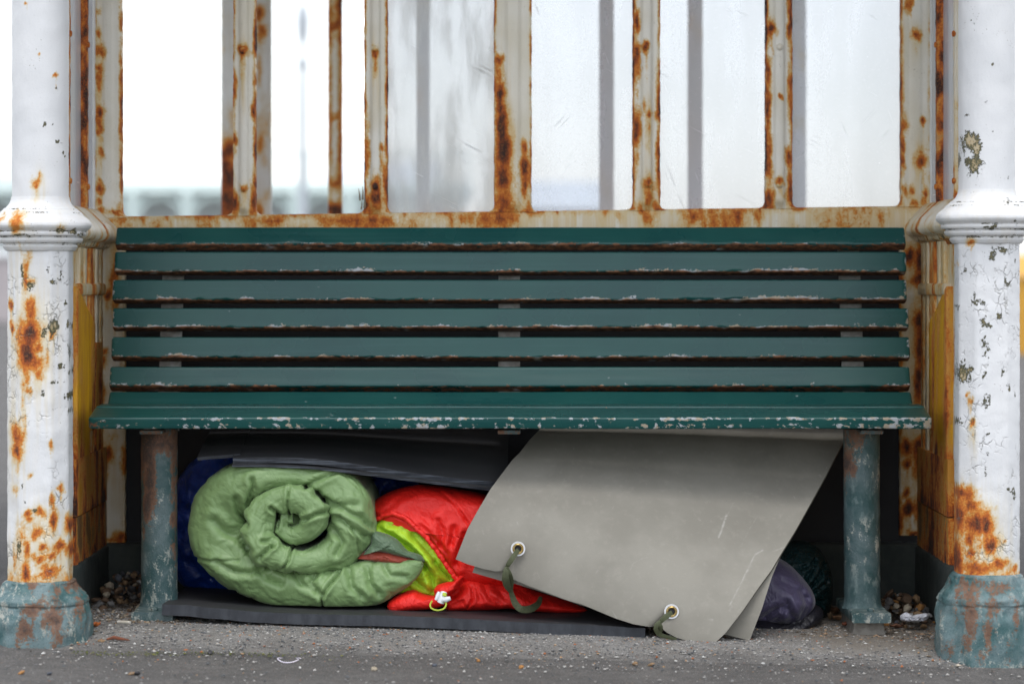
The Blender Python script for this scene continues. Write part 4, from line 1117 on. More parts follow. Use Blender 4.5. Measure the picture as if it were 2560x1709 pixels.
# --- green sleeping bag rolled up, seen end on
def roll_px(x, y): return (400 + x / 2.8514, 1050 + y / 2.8514)
st = [(1872, 1012, 10), (1845, 1032, 40), (1765, 1075, 82), (1640, 1120, 125), (1470, 1175, 160), (1280, 1205, 143), (1050, 1208, 145), (850, 1185, 155), (670, 1110, 165), (510, 1010, 185), (415, 860, 212), (410, 700, 212), (465, 560, 190), (580, 455, 140), (725, 415, 98), (880, 400, 68), (1050, 405, 70), (1200, 445, 108), (1315, 535, 140), (1368, 650, 150), (1365, 785, 150), (1290, 910, 135), (1150, 985, 92), (1000, 1003, 72), (850, 970, 84), (735, 895, 102), (702, 790, 96), (722, 680, 96), (800, 592, 92), (920, 552, 96), (1040, 576, 96), (1100, 650, 92), (1090, 740, 86), (1020, 800, 76), (930, 815, 62), (870, 765, 52), (890, 705, 42), (950, 700, 30)]
DR = 6.05
sp = np.array([[*P(*roll_px(x, y), DR)[[0, 2]], h / 2.8514 / F * DR] for x, y, h in st])
NS = 620
path = smooth_path(sp, NS)
tan = np.gradient(path[:, :2], axis=0)
tan /= np.linalg.norm(tan, axis=1)[:, None]
nor = np.stack([-tan[:, 1], tan[:, 0]], 1)
arc_len = np.concatenate([[0], np.cumsum(np.linalg.norm(np.diff(path[:, :2], axis=0), axis=1))])
NA = 46
vv = np.linspace(-1, 1, NA)
prof_n = np.sin(vv * math.pi / 2)
prof_y = np.cos(vv * math.pi / 2)
R = np.zeros((NS, NA + 4, 3))
L = arc_len[-1]
u = arc_len / L
front = DR - .02 + .030 * np.exp(-((u - .32) / .09) ** 2) - .016 * sstep(.60, .75, u) + .022 * sstep(.90, 1.0, u) + .006 * np.sin(u * 40)
for k in range(NS):
    h = path[k, 2] * 1.06
    nose = min(1.1 * h, .075)
    off = np.concatenate([prof_n * h, [h, h * .9, -h * .9, -h]])
    dep = np.concatenate([front[k] + nose * (1 - np.sign(prof_y) * np.abs(prof_y) ** .78), [front[k] + nose + .15, front[k] + .42, front[k] + .42, front[k] + nose + .15]])
    R[k, :, 0] = path[k, 0] + nor[k, 0] * off
    R[k, :, 2] = path[k, 1] + nor[k, 1] * off
    R[k, :, 1] = dep
# puckers across the quilt, deepest near the stitched edges; long soft folds
sg_, vg = np.meshgrid(arc_len, vv, indexing='ij')
hh = path[:, 2][:, None]
fold1 = ridged(np.stack([sg_ * 15 + .9 * noise3(np.stack([sg_ * 6, vg * 1.5, sg_ * 0], -1)), vg * .9 + sg_ * 2, sg_ * 0 + 3], -1), 2) - .55
fold2 = ridged(np.stack([sg_ * 34, vg * 1.3 - sg_ * 5, sg_ * 0 + 8], -1), 2) - .55
big = fbm(np.stack([sg_ * 9, vg * 1.2, sg_ * 0 + 5], -1), 2)
amp = (.35 + .65 * np.abs(vg) ** 1.2) * np.clip(hh / .04, .35, 1.2)
d = -amp * (.0066 * np.sign(fold1) * np.abs(fold1) ** 1.2 + .0014 * fold2) + .0050 * big
d -= .0035 * sstep(.62, .95, ridged(np.stack([sg_ * 22 + vg * 1.5, vg * 2.2 - sg_ * 6, sg_ * 0 + 21], -1), 2)) * amp
R2 = R[:, :NA]
green_lines = [([roll_px(*q) for q in ln], a, b, c) for ln, a, b, c in (
    ([(1160, 1350), (1155, 1260), (1215, 1160), (1285, 1075)], 9, 5, 3.5), ([(215, 995), (400, 1005), (560, 1000)], 5, 4, 2), ([(925, 480), (915, 600), (930, 700)], 7, 4, 3),
    ([(950, 890), (925, 990), (880, 1050)], 7, 4, 3), ([(1370, 760), (1410, 840), (1425, 950)], 6, 4, 2.5), ([(400, 1010), (520, 1080), (640, 1090), (760, 1050)], 9, 9, 4),
    ([(540, 560), (560, 660), (620, 740)], 9, 9, 4), ([(660, 420), (670, 480), (620, 600)], 9, 8, 4), ([(380, 720), (450, 800), (570, 850), (630, 920)], 8, 12, 5), ([(700, 1060), (760, 1120), (860, 1160)], 8, 9, 4),
    ([(960, 1090), (1010, 1160), (1120, 1220)], 8, 9, 4), ([(1110, 1100), (1080, 1150), (1150, 1230)], 8, 8, 4), ([(1350, 1080), (1370, 1180), (1440, 1250)], 8, 9, 4), ([(1480, 1060), (1500, 1160), (1560, 1230)], 9, 9, 4), ([(1600, 1040), (1640, 1100), (1750, 1110)], 6, 8, 3),
    ([(800, 620), (850, 660), (830, 760)], 10, 6, 5), ([(1040, 700), (1120, 660), (1185, 645)], 10, 6, 4), ([(740, 850), (800, 850), (810, 880)], 9, 6, 4), ([(720, 965), (770, 920), (820, 880)], 8, 6, 4),
    ([(1180, 560), (1290, 620), (1440, 690), (1500, 760)], 8, 8, 4), ([(1280, 690), (1360, 750), (1480, 830)], 8, 8, 4), ([(1240, 780), (1300, 860), (1260, 950)], 8, 8, 4), ([(1040, 470), (1140, 420), (1250, 370)], 7, 7, 3), ([(1120, 520), (1230, 590), (1400, 600)], 6, 10, 3))]
d2 = crease(R2, DR, green_lines)
nrm = np.zeros_like(R2)
nrm[..., 0] = nor[:, 0][:, None] * prof_n[None]
nrm[..., 2] = nor[:, 1][:, None] * prof_n[None]
nrm[..., 1] = -prof_y[None] - .15
nrm /= np.linalg.norm(nrm, axis=-1)[..., None]
R[:, :NA] += nrm * (d + d2)[..., None]
floor_z = .012
v, f = loft(R)
v[:, 2] = np.where(v[:, 2] < floor_z + .02, floor_z + .02 + (v[:, 2] - floor_z - .02) * .25, v[:, 2])
green = thing('green_sleeping_bag', P(700, 1522, 6.1), 'sage green sleeping bag rolled into a spiral on the dark foam mat', 'sleeping bag')
part('quilted_shell', v, f, MAT['green_cloth'], green, sharp=80)
v, f = pillow([roll_px(*q) for q in ((840, 640), (930, 610), (1010, 650), (1040, 730), (990, 810), (900, 820), (840, 760))], 6.10, .035, 60, 12)
part('core', v, f, MAT['green_cloth'], green, sharp=80)
# its open end: collar folded over a brick red lining
def wr_flap(R, H):
    R = R.copy()
    R[..., 1] -= H * (.004 * (ridged(R * np.array((40, 10, 60)), 2) - .5) + .003 * fbm(R * 40, 2))
    return R
v, f = pillow([roll_px(*q) for q in ((1440, 960), (1500, 880), (1510, 800), (1570, 795), (1680, 840), (1770, 930), (1860, 960), (1885, 1010), (1830, 990), (1700, 965), (1560, 935))], 6.06, .026, 120, 16, wr=wr_flap, center=roll_px(1620, 900))
part('collar', v, f, MAT['green_cloth_dull'], green, sharp=80)
v, f = pillow([roll_px(*q) for q in ((1400, 985), (1470, 925), (1600, 930), (1750, 965), (1830, 990), (1815, 1020), (1700, 1030), (1560, 1010))], 6.065, .022, 100, 14, wr=wr_flap)
part('lining', v, f, MAT['brick_cloth'], green, sharp=80)

# --- red sleeping bag with a lime lining
def rp(x, y): return (850 + x / 3.4846, 1150 + y / 3.4846)
def rw(x, y, D): return P(*rp(x, y), D)
red = thing('red_sleeping_bag', P(1130, 1512, 6.1), 'bright red sleeping bag with lime green lining spilling from its open mouth', 'sleeping bag')
red_lines = [([rp(*q) for q in ln], a, b, c) for ln, a, b, c in (
    ([(640, 200), (860, 270), (1000, 370), (1130, 560), (1200, 700)], 6, 4, 2.5), ([(330, 520), (480, 460), (600, 520), (760, 680), (900, 860), (1010, 1020)], 3, 5, 3), ([(400, 430), (560, 300), (700, 250)], 4, 8, 2.5),
    ([(880, 740), (900, 640), (860, 520)], 6, 8, 3.5), ([(970, 720), (1000, 580)], 6, 8, 3), ([(700, 560), (840, 690), (930, 800)], 4, 6, 2.5), ([(1020, 900), (1060, 760), (1100, 640)], 8, 10, 4), ([(600, 420), (800, 520)], 3, 12, 2))]
def wr_red(R, H):
    R = R.copy()
    dd = .010 * fbm(R * np.array((9, 9, 9)) + 3, 2) + .0035 * (ridged(R * np.array((24, 5, 18)) + 1, 2) - .5) + crease(R, 6.1, red_lines)
    R[..., 1] -= np.sqrt(np.clip(H, 0, 1)) * dd
    return R
v, f = pillow([rp(*q) for q in ((245, 400), (330, 330), (480, 255), (700, 212), (1000, 245), (1350, 330), (1700, 600), (1850, 900), (1700, 1100), (1300, 1130), (1080, 1120), (1020, 1050), (960, 960), (840, 790), (720, 630), (590, 520), (480, 470), (380, 480), (300, 540))], 6.17, .095, 220, 46, 5.0, wr_red, .9, center=rp(1050, 640))
part('shell', v, f, MAT['red_cloth'], red, sharp=80)
low_lines = [([rp(*q) for q in ln], a, b, c) for ln, a, b, c in (
    ([(1070, 1030), (1150, 1110), (1160, 1200), (1110, 1290)], 6, 4, 3), ([(1250, 1090), (1300, 1180), (1390, 1240)], 8, 8, 4), ([(1180, 1100), (1230, 1200)], 6, 8, 3), ([(960, 1200), (1040, 1150), (1060, 1060)], 8, 8, 4), ([(980, 1260), (1060, 1230)], 5, 6, 3), ([(1360, 1110), (1440, 1200)], 7, 8, 3), ([(1540, 1120), (1640, 1190), (1740, 1160)], 8, 9, 4))]
def wr_low(R, H):
    R = R.copy()
    dd = .006 * fbm(R * 14 + 7, 2) + .005 * (ridged(R * np.array((26, 6, 10)) + 6, 2) - .5) + crease(R, 6.06, low_lines)
    R[..., 1] -= np.sqrt(np.clip(H, 0, 1)) * dd
    R[..., 2] += .004 * fbm(R * 12 + 2, 2) * (1 - H)
    return R
v, f = pillow([rp(*q) for q in ((860, 1240), (900, 1150), (980, 1070), (1090, 1020), (1250, 1040), (1420, 1070), (1560, 1080), (1740, 1150), (1900, 1200), (2150, 1290), (2050, 1320), (1700, 1310), (1480, 1285), (1250, 1300), (1050, 1302), (920, 1295))], 6.12, .072, 170, 34, 2.2, wr_low, .8, center=rp(1280, 1190))
part('lower_fold', v, f, MAT['red_cloth'], red, sharp=80)
v, f = pillow([rp(*q) for q in ((405, 1270), (430, 1220), (520, 1160), (640, 1128), (720, 1160), (810, 1180), (900, 1165), (940, 1230), (850, 1285), (650, 1300), (450, 1312))], 6.08, .048, 140, 26, 2.2, wr_low, .8, center=rp(640, 1230))
part('lower_hem', v, f, MAT['red_cloth'], red, sharp=80)
v, f = pillow([rp(*q) for q in ((815, 1130), (850, 1085), (930, 1055), (1010, 1040), (1040, 1000), (1080, 1010), (1050, 1090), (970, 1150), (900, 1220), (840, 1225))], 6.06, .034, 100, 18, 2.0, wr_low, .8, center=rp(920, 1125))
part('mouth_hem', v, f, MAT['red_cloth'], red, sharp=80)
lime_lines = [([rp(*q) for q in ln], a, b, c) for ln, a, b, c in (
    ([(360, 600), (560, 720), (720, 860), (740, 920)], 9, 8, 5), ([(740, 900), (800, 1000), (820, 1120)], 10, 8, 5), ([(830, 880), (880, 940), (960, 1030)], 12, 7, 5), ([(640, 1020), (720, 1090), (800, 1150)], 10, 8, 5), ([(540, 520), (500, 560), (420, 560)], 6, 6, 3), ([(640, 640), (760, 780), (830, 850)], 6, 10, 4), ([(450, 640), (620, 760), (700, 840)], 6, 9, 3))]
def wr_lime(R, H):
    R = R.copy()
    dd = .008 * fbm(R * 16 + 9, 2) + .004 * (ridged(R * np.array((30, 6, 30)) + 6, 2) - .5) + crease(R, 6.1, lime_lines)
    R[..., 1] -= np.sqrt(np.clip(H, 0, 1)) * dd
    return R
v, f = pillow([rp(*q) for q in ((280, 590), (330, 520), (430, 470), (580, 510), (720, 620), (830, 750), (930, 880), (1000, 1000), (1000, 1060), (900, 1090), (840, 1190), (700, 1190), (520, 1190), (480, 1060), (600, 920), (600, 790), (440, 680))], 6.12, .048, 200, 40, 4.0, wr_lime, .8, center=rp(720, 880))
part('lining', v, f, MAT['lime_cloth'], red, sharp=80)
hem = smooth_path(np.array([rw(*q) for q in ((262, 560, 6.13), (320, 515, 6.10), (400, 478, 6.085), (480, 468, 6.075), (580, 512, 6.07), (650, 580, 6.066), (720, 640, 6.063), (790, 725, 6.06), (850, 800, 6.058), (920, 905, 6.056), (1000, 1010, 6.054), (1040, 1050, 6.055))])[:, [0, 2, 1]], 150)[:, [0, 2, 1]]
hem += .004 * np.stack([fbm(np.stack([np.arange(150) * .16, np.zeros(150) + q, np.zeros(150)], -1), 2) for q in (1, 5, 9)], -1)
v, f = tube(hem, .0050 + .0022 * fbm(np.stack([np.arange(150) * .23, np.zeros(150), np.zeros(150)], -1), 2), 12)
part('piped_hem', v, f, MAT['red_cloth'], red, sharp=80)
# drawcord with its toggle
toggle_mat = MAT['white_plastic']
v1, f1 = tube([rw(905, 1150, 6.0), rw(895, 1190, 5.995), rw(875, 1240, 5.995)], [.0075, .0085, .008], 12)
v2, f2 = tube([rw(895, 1215, 5.99), rw(930, 1210, 5.986), rw(962, 1200, 5.985)], [.0055, .0062, .0045], 12)
v3, f3 = tube([rw(862, 1148, 6.005), rw(850, 1180, 6.0), rw(836, 1215, 6.0)], [.0035, .0045, .0035], 8)
v, f = merge((v1, f1), (v2, f2), (v3, f3))
tg = part('cord_lock', v, f, toggle_mat, red)
v, f = tube([rw(912, 1160, 5.992), rw(906, 1185, 5.988)], [.0052, .0048], 8)
part('cord_lock_button', v, f, MAT['lime_cord'], tg)
v, f = tube(smooth_path(np.array([rw(*q) for q in ((800, 1225, 6.0), (785, 1260, 5.985), (800, 1290, 5.98), (850, 1305, 5.978), (905, 1290, 5.98), (925, 1250, 5.985), (910, 1225, 5.99), (895, 1200, 5.992))])[:, [0, 2, 1]], 40)[:, [0, 2, 1]], .0019, 7)
part('drawcord', v, f, MAT['lime_cord'], red)

# --- things half hidden at the back
def wr_crumple(scale, a, b):
    def fn(R, H):
        R = R.copy()
        R[..., 1] -= np.sqrt(np.clip(H, 0, 1)) * (a * fbm(R * scale, 3) + b * (ridged(R * scale * 1.7 + 4, 3) - .5))
        return R
    return fn
v, f = pillow([(418, 1370), (425, 1260), (450, 1190), (500, 1140), (600, 1118), (760, 1110), (900, 1120), (1010, 1150), (1060, 1260), (1040, 1400), (980, 1470), (700, 1490), (470, 1470)], 6.46, .10, 200, 44, 2.6, wr_crumple(9, .03, .03), .5)
tag(part('plastic_bag', v, f, MAT['blue_plastic'], sharp=80), 'dark blue crumpled plastic sheeting behind the rolled green sleeping bag', 'plastic bag')
purple_lines = [([(1860 + x / 4.894, 1330 + y / 4.894) for x, y in ln], a, b, c) for ln, a, b, c in (
    ([(240, 1000), (360, 900), (480, 830)], 16, 12, 7), ([(690, 690), (740, 850), (650, 1060)], 13, 10, 6), ([(500, 900), (560, 1000), (560, 1080)], 11, 10, 6), ([(760, 780), (800, 880), (740, 1000)], 11, 9, 5), ([(420, 560), (600, 640), (720, 760)], 7, 14, 4), ([(360, 1040), (430, 960), (450, 900)], 8, 8, 5))]
def wr_purple(R, H):
    R = R.copy()
    R[..., 1] -= np.sqrt(np.clip(H, 0, 1)) * (.010 * fbm(R * 10 + 5, 2) + crease(R, 6.2, purple_lines))
    return R
bag = thing('stuff_sack', P(1950, 1578, 6.12), 'dull purple stuff sack with black base slumped behind the grey mat', 'bag')
v, f = pillow([(1905, 1380), (1950, 1396), (1978, 1414), (2012, 1450), (2032, 1480), (2037, 1506), (2022, 1534), (1986, 1560), (1900, 1556), (1800, 1550), (1720, 1540), (1740, 1440), (1820, 1390)], 6.24, .12, 170, 40, 2.4, wr_purple, .9)
part('sack_body', v, f, MAT['purple_cloth'], bag, sharp=80)
v, f = pillow([(1720, 1560), (1800, 1545), (1890, 1540), (1960, 1552), (2010, 1536), (2040, 1512), (2058, 1530), (2040, 1556), (2000, 1572), (1950, 1581), (1860, 1583), (1760, 1580)], 6.22, .13, 150, 26, 3.4, wr_purple, .9)
part('sack_base', v, f, MAT['navy_cloth'], bag, sharp=80)
bin_lines = [([(1860 + x / 4.894, 1330 + y / 4.894) for x, y in ln], a, b, c) for ln, a, b, c in (
    ([(780, 650), (900, 520), (990, 400)], 10, 6, 6), ([(820, 700), (930, 650), (1020, 600)], 10, 6, 6), ([(700, 560), (820, 430), (860, 330)], 8, 6, 5), ([(960, 380), (1030, 480), (1010, 590)], 7, 6, 5), ([(900, 820), (960, 900)], 7, 6, 4), ([(600, 420), (740, 400), (860, 340)], 6, 5, 4))]
def wr_bin(R, H):
    R = R.copy()
    R[..., 1] -= np.sqrt(np.clip(H, 0, 1)) * (.02 * fbm(R * 9 + 2, 2) + .008 * (ridged(R * np.array((34, 10, 34)) + 4, 3) - .5) + crease(R, 6.3, bin_lines))
    return R
v, f = pillow([(1900, 1400), (1940, 1370), (1990, 1350), (2040, 1365), (2072, 1410), (2082, 1470), (2074, 1530), (2050, 1560), (1960, 1560), (1860, 1540), (1850, 1460)], 6.36, .10, 180, 44, 2.4, wr_bin, .6)
tag(part('rubbish_bag', v, f, MAT['bin_bag'], sharp=80), 'glossy dark green bin bag behind the purple stuff sack', 'bin bag')

# --- charcoal foam mat lying under the bags
def sheet(edge_lo, edge_hi, thick, nu, nv, mat_top, mat_edge, name, label=None, cat=None, parent=None, bulge=None, lab_part=None):
    """foam sheet between two traced edges (rows of world points), given thickness; the cut edges carry their own material"""
    a, b = resample(edge_lo, nu), resample(edge_hi, nu)
    t = np.linspace(0, 1, nv)[None, :, None]
    T = a[:, None] * (1 - t) + b[:, None] * t
    if bulge is not None: T = bulge(T, np.linspace(0, 1, nu)[:, None], t[..., 0])
    du = np.gradient(T, axis=0); dv = np.gradient(T, axis=1)
    n = np.cross(du, dv); n /= np.linalg.norm(n, axis=-1)[..., None] + 1e-12
    B = T - n * thick
    v = np.concatenate([T.reshape(-1, 3), B.reshape(-1, 3)])
    N = nu * nv
    f = grid_faces(nu, nv) + [tuple(reversed([i + N for i in q])) for q in grid_faces(nu, nv)]
    n_flat = len(f)
    rim = [i * nv for i in range(nu)] + [(nu - 1) * nv + j for j in range(1, nv)] + [i * nv + nv - 1 for i in range(nu - 2, -1, -1)] + [j for j in range(nv - 2, 0, -1)]
    for k in range(len(rim)):
        p, q = rim[k], rim[(k + 1) % len(rim)]
        f.append((q, p, p + N, q + N))
    me = make_mesh(name, v, f, mat_top, True)
    me.materials.append(mat_edge)
    mi = np.zeros(len(f), int); mi[n_flat:] = 1
    me.polygons.foreach_set('material_index', mi)
    o = link(name, me, parent, 40)
    if label: tag(o, label, cat)
    return o
def mat_front(px, py_top, D): return P(px, py_top, D)
lo = [(406, 1509, 5.985), (480, 1513, 5.98), (560, 1520, 5.97), (640, 1527, 5.965), (720, 1532, 5.96), (860, 1536, 5.95), (1000, 1538, 5.945), (1200, 1548, 5.93), (1400, 1558, 5.915), (1613, 1568, 5.90)]
lo = np.array([P(*q) for q in lo])
lo = resample(lo, 200)
wob = fbm(np.stack([lo[:, 0] * 22, lo[:, 0] * 0, lo[:, 0] * 0 + 4], -1), 4)
lo[:, 1] += .004 * wob
lo[:, 2] += .0016 * wob
hi = lo + np.array((0, .52, .0))
hi[:, 2] = np.maximum(gz(hi[:, 0], hi[:, 1]) + .030, .018)
def mat_wave(T, u, v):
    T = T.copy()
    T[..., 2] += .003 * fbm(T * np.array((4, 4, 0)), 2)
    return T
sheet(lo, hi, .0235, 200, 24, MAT['black_foam'], MAT['cut_edge'], 'foam_mat', 'thick charcoal foam mat lying flat on the ground under the sleeping bags', 'foam mat', bulge=mat_wave)
# --- folded charcoal foam jammed under the seat
ft = thing('folded_foam', P(860, 1180, 6.05), 'folded black foam sheet with layered blue grey edge jammed under the seat', 'foam mat')
def folded(edge, rear_y, thick, name, mt, me_, lift=0.0):
    lo = np.array([P(*q) for q in edge])
    lo = smooth_path(lo[:, [0, 2, 1]], 160)[:, [0, 2, 1]]
    hi = lo.copy()
    hi[:, 1] = 6.46
    hi[:, 2] = .405
    def bl(T, u, v):
        T = T.copy()
        T[..., 2] += np.sin(v * math.pi) * .012 + .004 * fbm(T * 6, 2) * v
        return T
    return sheet(lo, hi, thick, 160, 20, mt, me_, name, parent=ft, bulge=bl)
folded([(580, 1161, 6.03), (640, 1161, 6.03), (720, 1163, 6.03), (799, 1168, 6.03), (915, 1182, 6.035), (1031, 1197, 6.045), (1147, 1211, 6.06), (1270, 1226, 6.085)], 1073, .0055, 'lower_sheet', MAT['black_foam'], MAT['layer_edge'])
folded([(582, 1144, 6.036), (640, 1143, 6.034), (720, 1143, 6.032), (799, 1148, 6.03), (915, 1163, 6.042), (1031, 1181, 6.052), (1147, 1195, 6.067), (1270, 1207, 6.092)], 1073, .0125, 'upper_sheet', MAT['black_foam'], MAT['layer_edge'])
folded([(493, 1143, 6.05), (520, 1140, 6.05), (550, 1138, 6.052), (600, 1134, 6.06)], 1073, .007, 'short_flap', MAT['black_foam'], MAT['cut_edge'])

# --- grey roll mat, doubled over and tied through eyelets
gm = thing('grey_roll_mat', P(1786, 1607, 5.86), 'grey olive foam roll mat leaning out from under the seat, doubled over', 'roll mat')
bot = [(1139, 1397), (1168, 1409), (1208, 1421), (1237, 1427), (1252, 1427), (1259, 1424), (1264.5, 1415), (1270, 1424), (1273, 1436), (1281, 1446), (1296, 1453), (1325, 1465), (1369, 1481), (1420, 1500), (1453, 1509), (1537, 1544), (1583, 1559), (1625, 1566), (1637, 1564), (1646, 1556), (1653, 1568), (1667, 1580), (1694, 1594), (1729, 1603), (1786, 1607)]
lef = [(1139, 1397), (1168.5, 1322), (1194, 1276), (1226, 1222), (1252, 1187), (1280, 1150), (1300, 1130), (1323, 1100), (1350, 1072), (1374, 1050)]
rig = [(1786, 1607), (1813, 1582), (1855, 1528), (1897, 1467), (1928, 1425), (1958, 1375), (1989, 1325), (2027, 1257), (2065, 1188), (2107, 1107), (2136, 1050)]
def coons(bot, lef, rig, Dfun, nu, nv):
    b = resample(bot, nu); l = resample(lef, nv); r = resample(rig, nv)
    t = resample([lef[-1], rig[-1]], nu)
    u = np.linspace(0, 1, nu)[:, None, None]; v = np.linspace(0, 1, nv)[None, :, None]
    # the notches at the ties die out quickly above the edge
    bs = np.stack([np.convolve(np.pad(b[:, k], 14, mode='edge'), np.ones(29) / 29, 'valid') for k in (0, 1)], 1)
    bs[0], bs[-1] = b[0], b[-1]
    ramp = np.exp(-(np.linspace(0, 1, nv) / .10) ** 2)[None, :, None]
    be = bs[:, None] + (b - bs)[:, None] * ramp
    c = (1 - v) * be + v * t[:, None] + (1 - u) * l[None] + u * r[None] - ((1 - u) * (1 - v) * b[0] + u * (1 - v) * b[-1] + (1 - u) * v * t[0] + u * v * t[-1])
    D = Dfun(u[..., 0], v[..., 0]) + 0 * c[..., 0]
    return np.stack([(c[..., 0] - CX) / F * D, D, HZ - (c[..., 1] - CY) / F * D], -1)
def Dmat(u, v):
    base = 5.965 * (1 - u) + 5.858 * u
    top = 6.33 + .02 * u
    k = v ** 1.7
    lift = .03 * np.sin(np.clip(v, 0, 1) * math.pi) * (1 - .3 * u)
    dimple = .014 * (np.exp(-((u - .20) / .022) ** 2) + np.exp(-((u - .775) / .022) ** 2)) * np.exp(-(v / .07) ** 2)
    return base + (top - base) * k - lift + dimple + .004 * np.sin(u * 5 + v * 3)
def solid(T, thick, name, parent, mats, attrs=None):
    nu, nv, _ = T.shape
    du = np.gradient(T, axis=0); dv = np.gradient(T, axis=1)
    n = np.cross(du, dv); n /= np.linalg.norm(n, axis=-1)[..., None] + 1e-12
    if n[..., 1].mean() < 0: n = -n
    B = T + n * thick
    v = np.concatenate([T.reshape(-1, 3), B.reshape(-1, 3)])
    N = nu * nv
    f = grid_faces(nu, nv) + [tuple(reversed([i + N for i in q])) for q in grid_faces(nu, nv)]
    nf = len(f)
    rim = [i * nv for i in range(nu)] + [(nu - 1) * nv + j for j in range(1, nv)] + [i * nv + nv - 1 for i in range(nu - 2, -1, -1)] + [j for j in range(nv - 2, 0, -1)]
    for k in range(len(rim)):
        p, q = rim[k], rim[(k + 1) % len(rim)]
        f.append((q, p, p + N, q + N))
    me = make_mesh(name, v, f, mats[0], True, attrs(v) if attrs else None)
    me.materials.append(mats[1])
    mi = np.zeros(len(f), int); mi[nf:] = 1
    me.polygons.foreach_set('material_index', mi)
    return link(name, me, parent, 45)
def scuffs(v):
    out = np.zeros(len(v))
    for ln, w, a in (([(1797, 1342), (1806, 1318), (1816, 1288)], 3.2, 1.0), ([(1812, 1300), (1834, 1255)], 1.6, .5), ([(1824, 1512), (1850, 1462), (1880, 1400), (1888, 1385), (1908, 1374)], 2.6, .85), ([(1850, 1462), (1884, 1396)], 4.5, .5), ([(1576, 1424), (1582, 1408), (1604, 1396), (1622, 1392)], 2.0, .55),
                     ([(1855, 1360), (1872, 1325), (1896, 1285)], 2.2, .45), ([(1930, 1378), (1962, 1366)], 2.5, .6), ([(1985, 1290), (1992, 1262)], 2.0, .35), ([(2002, 1220), (2008, 1190)], 2.0, .35), ([(1206, 1325), (1209, 1334)], 3, .6), ([(1332, 1280), (1336, 1274)], 2.5, .5), ([(1490, 1430), (1494, 1426)], 3, .6), ([(1774, 1546), (1780, 1548)], 4, .8), ([(1822, 1524), (1828, 1514)], 6, .45), ([(1530, 1272), (1534, 1266)], 2.5, .5), ([(1410, 1310), (1416, 1306)], 2, .4), ([(1556, 1508), (1558, 1510)], 2.5, .6), ([(1790, 1270), (1830, 1180)], 2, .25), ([(1690, 1300), (1695, 1340)], 10, .18), ([(1500, 1380), (1640, 1380)], 14, .14)):
        q = [tuple(P(px, py, 5.93)[[0, 2]]) for px, py in ln]
        # the sheet leans, so compare at its own depth
        xx, zz = v[:, 0] / v[:, 1] * 5.93, HZ + (v[:, 2] - HZ) / v[:, 1] * 5.93
        d = seg_dist(xx, zz, q) / 5.93 * F
        out = np.maximum(out, a * np.exp(-(d / w) ** 2))
    return {'scuff': out}
solid(coons(bot, lef, rig, Dmat, 420, 170), .0075, 'front_layer', gm, (MAT['grey_foam'], MAT['grey_foam_edge']), scuffs)
bot2 = [(1181, 1430), (1250, 1450), (1283, 1457), (1340, 1474), (1453, 1512), (1600, 1545), (1760, 1578), (1817, 1586), (1874, 1600)]
lef2 = [(1181, 1430), (1200, 1380), (1260, 1230), (1330, 1110), (1390, 1050)]
rig2 = [(1874, 1600), (1905, 1520), (1930, 1440), (1951, 1391), (1990, 1310), (2060, 1180), (2128, 1050)]
def Dmat2(u, v):
    uu = np.clip((u * .95 + .05), 0, 1)
    return Dmat(uu, v) + .022 + .012 * u * (1 - v)
solid(coons(bot2, lef2, rig2, Dmat2, 120, 50), .0085, 'rear_layer', gm, (MAT['grey_foam'], MAT['grey_foam_edge']))
def eyelet(px, py, u, v):
    D = float(Dmat(np.array(u), np.array(v))) - .004
    c = P(px, py, D)
    vv_, ff_ = lathe([(.0110, .002), (.0110, -.0006), (.0155, -.0012), (.0158, .0012)], c, 32)
    o = part('eyelet', vv_, [q for q in ff_ if len(q) == 4], MAT['white_plastic'], gm)
    vv_, ff_ = lathe([(.0066, .006), (.0066, -.0010), (.0078, -.0034), (.0098, -.0036), (.0118, -.0022), (.0122, -.0008)], c, 32)
    part('brass_ring', vv_, [q for q in ff_ if len(q) == 4], MAT['brass'], o)
    vv_, ff_ = lathe([(.0068, .0005), (.003, .0006)], c, 24)
    part('hole_shade_disc', vv_, ff_, MAT['navy_cloth'], o)  # dark disc stands in for the shade inside the eyelet
def ribbon(pts, width, thick=.0016, name='tie', n=60):
    p = np.array([P(a, b, D) for a, b, D in pts])
    w = np.asarray(width if np.ndim(width) else [width] * len(pts), float)
    q = smooth_path(np.column_stack([p[:, 0], p[:, 2], p[:, 1], w]), n)
    c = q[:, [0, 2, 1]]; w = q[:, 3] * .66
    t = np.gradient(c, axis=0); t /= np.linalg.norm(t, axis=1)[:, None]
    side = np.cross(t, np.array((0, 1.0, 0))); side /= np.linalg.norm(side, axis=1)[:, None] + 1e-9
    nn = np.cross(side, t)
    R = np.stack([c - side * w[:, None] - nn * thick, c - side * w[:, None] * .33 - nn * thick * 1.6, c + side * w[:, None] * .33 - nn * thick * 1.2, c + side * w[:, None] - nn * thick, c + side * w[:, None] + nn * thick, c - side * w[:, None] + nn * thick], 1)
    v, f = loft(R)
    part(name, v, f, MAT['webbing'], gm, sharp=40)
eyelet(1295, 1371, .27, .10)
eyelet(1679, 1527.5, .80, .09)
ribbon([(1295, 1374, 5.935), (1284, 1390, 5.917), (1272, 1408, 5.915), (1266, 1418, 5.92)], [.007, .0085, .0075, .004])
ribbon([(1266, 1416, 5.918), (1264, 1428, 5.915), (1264, 1446, 5.918), (1268, 1462, 5.93), (1276, 1478, 5.95)], [.0045, .009, .012, .0115, .006])
ribbon([(1268, 1417, 5.916), (1275, 1434, 5.92), (1279, 1452, 5.935), (1278, 1470, 5.95)], [.004, .006, .007, .006])
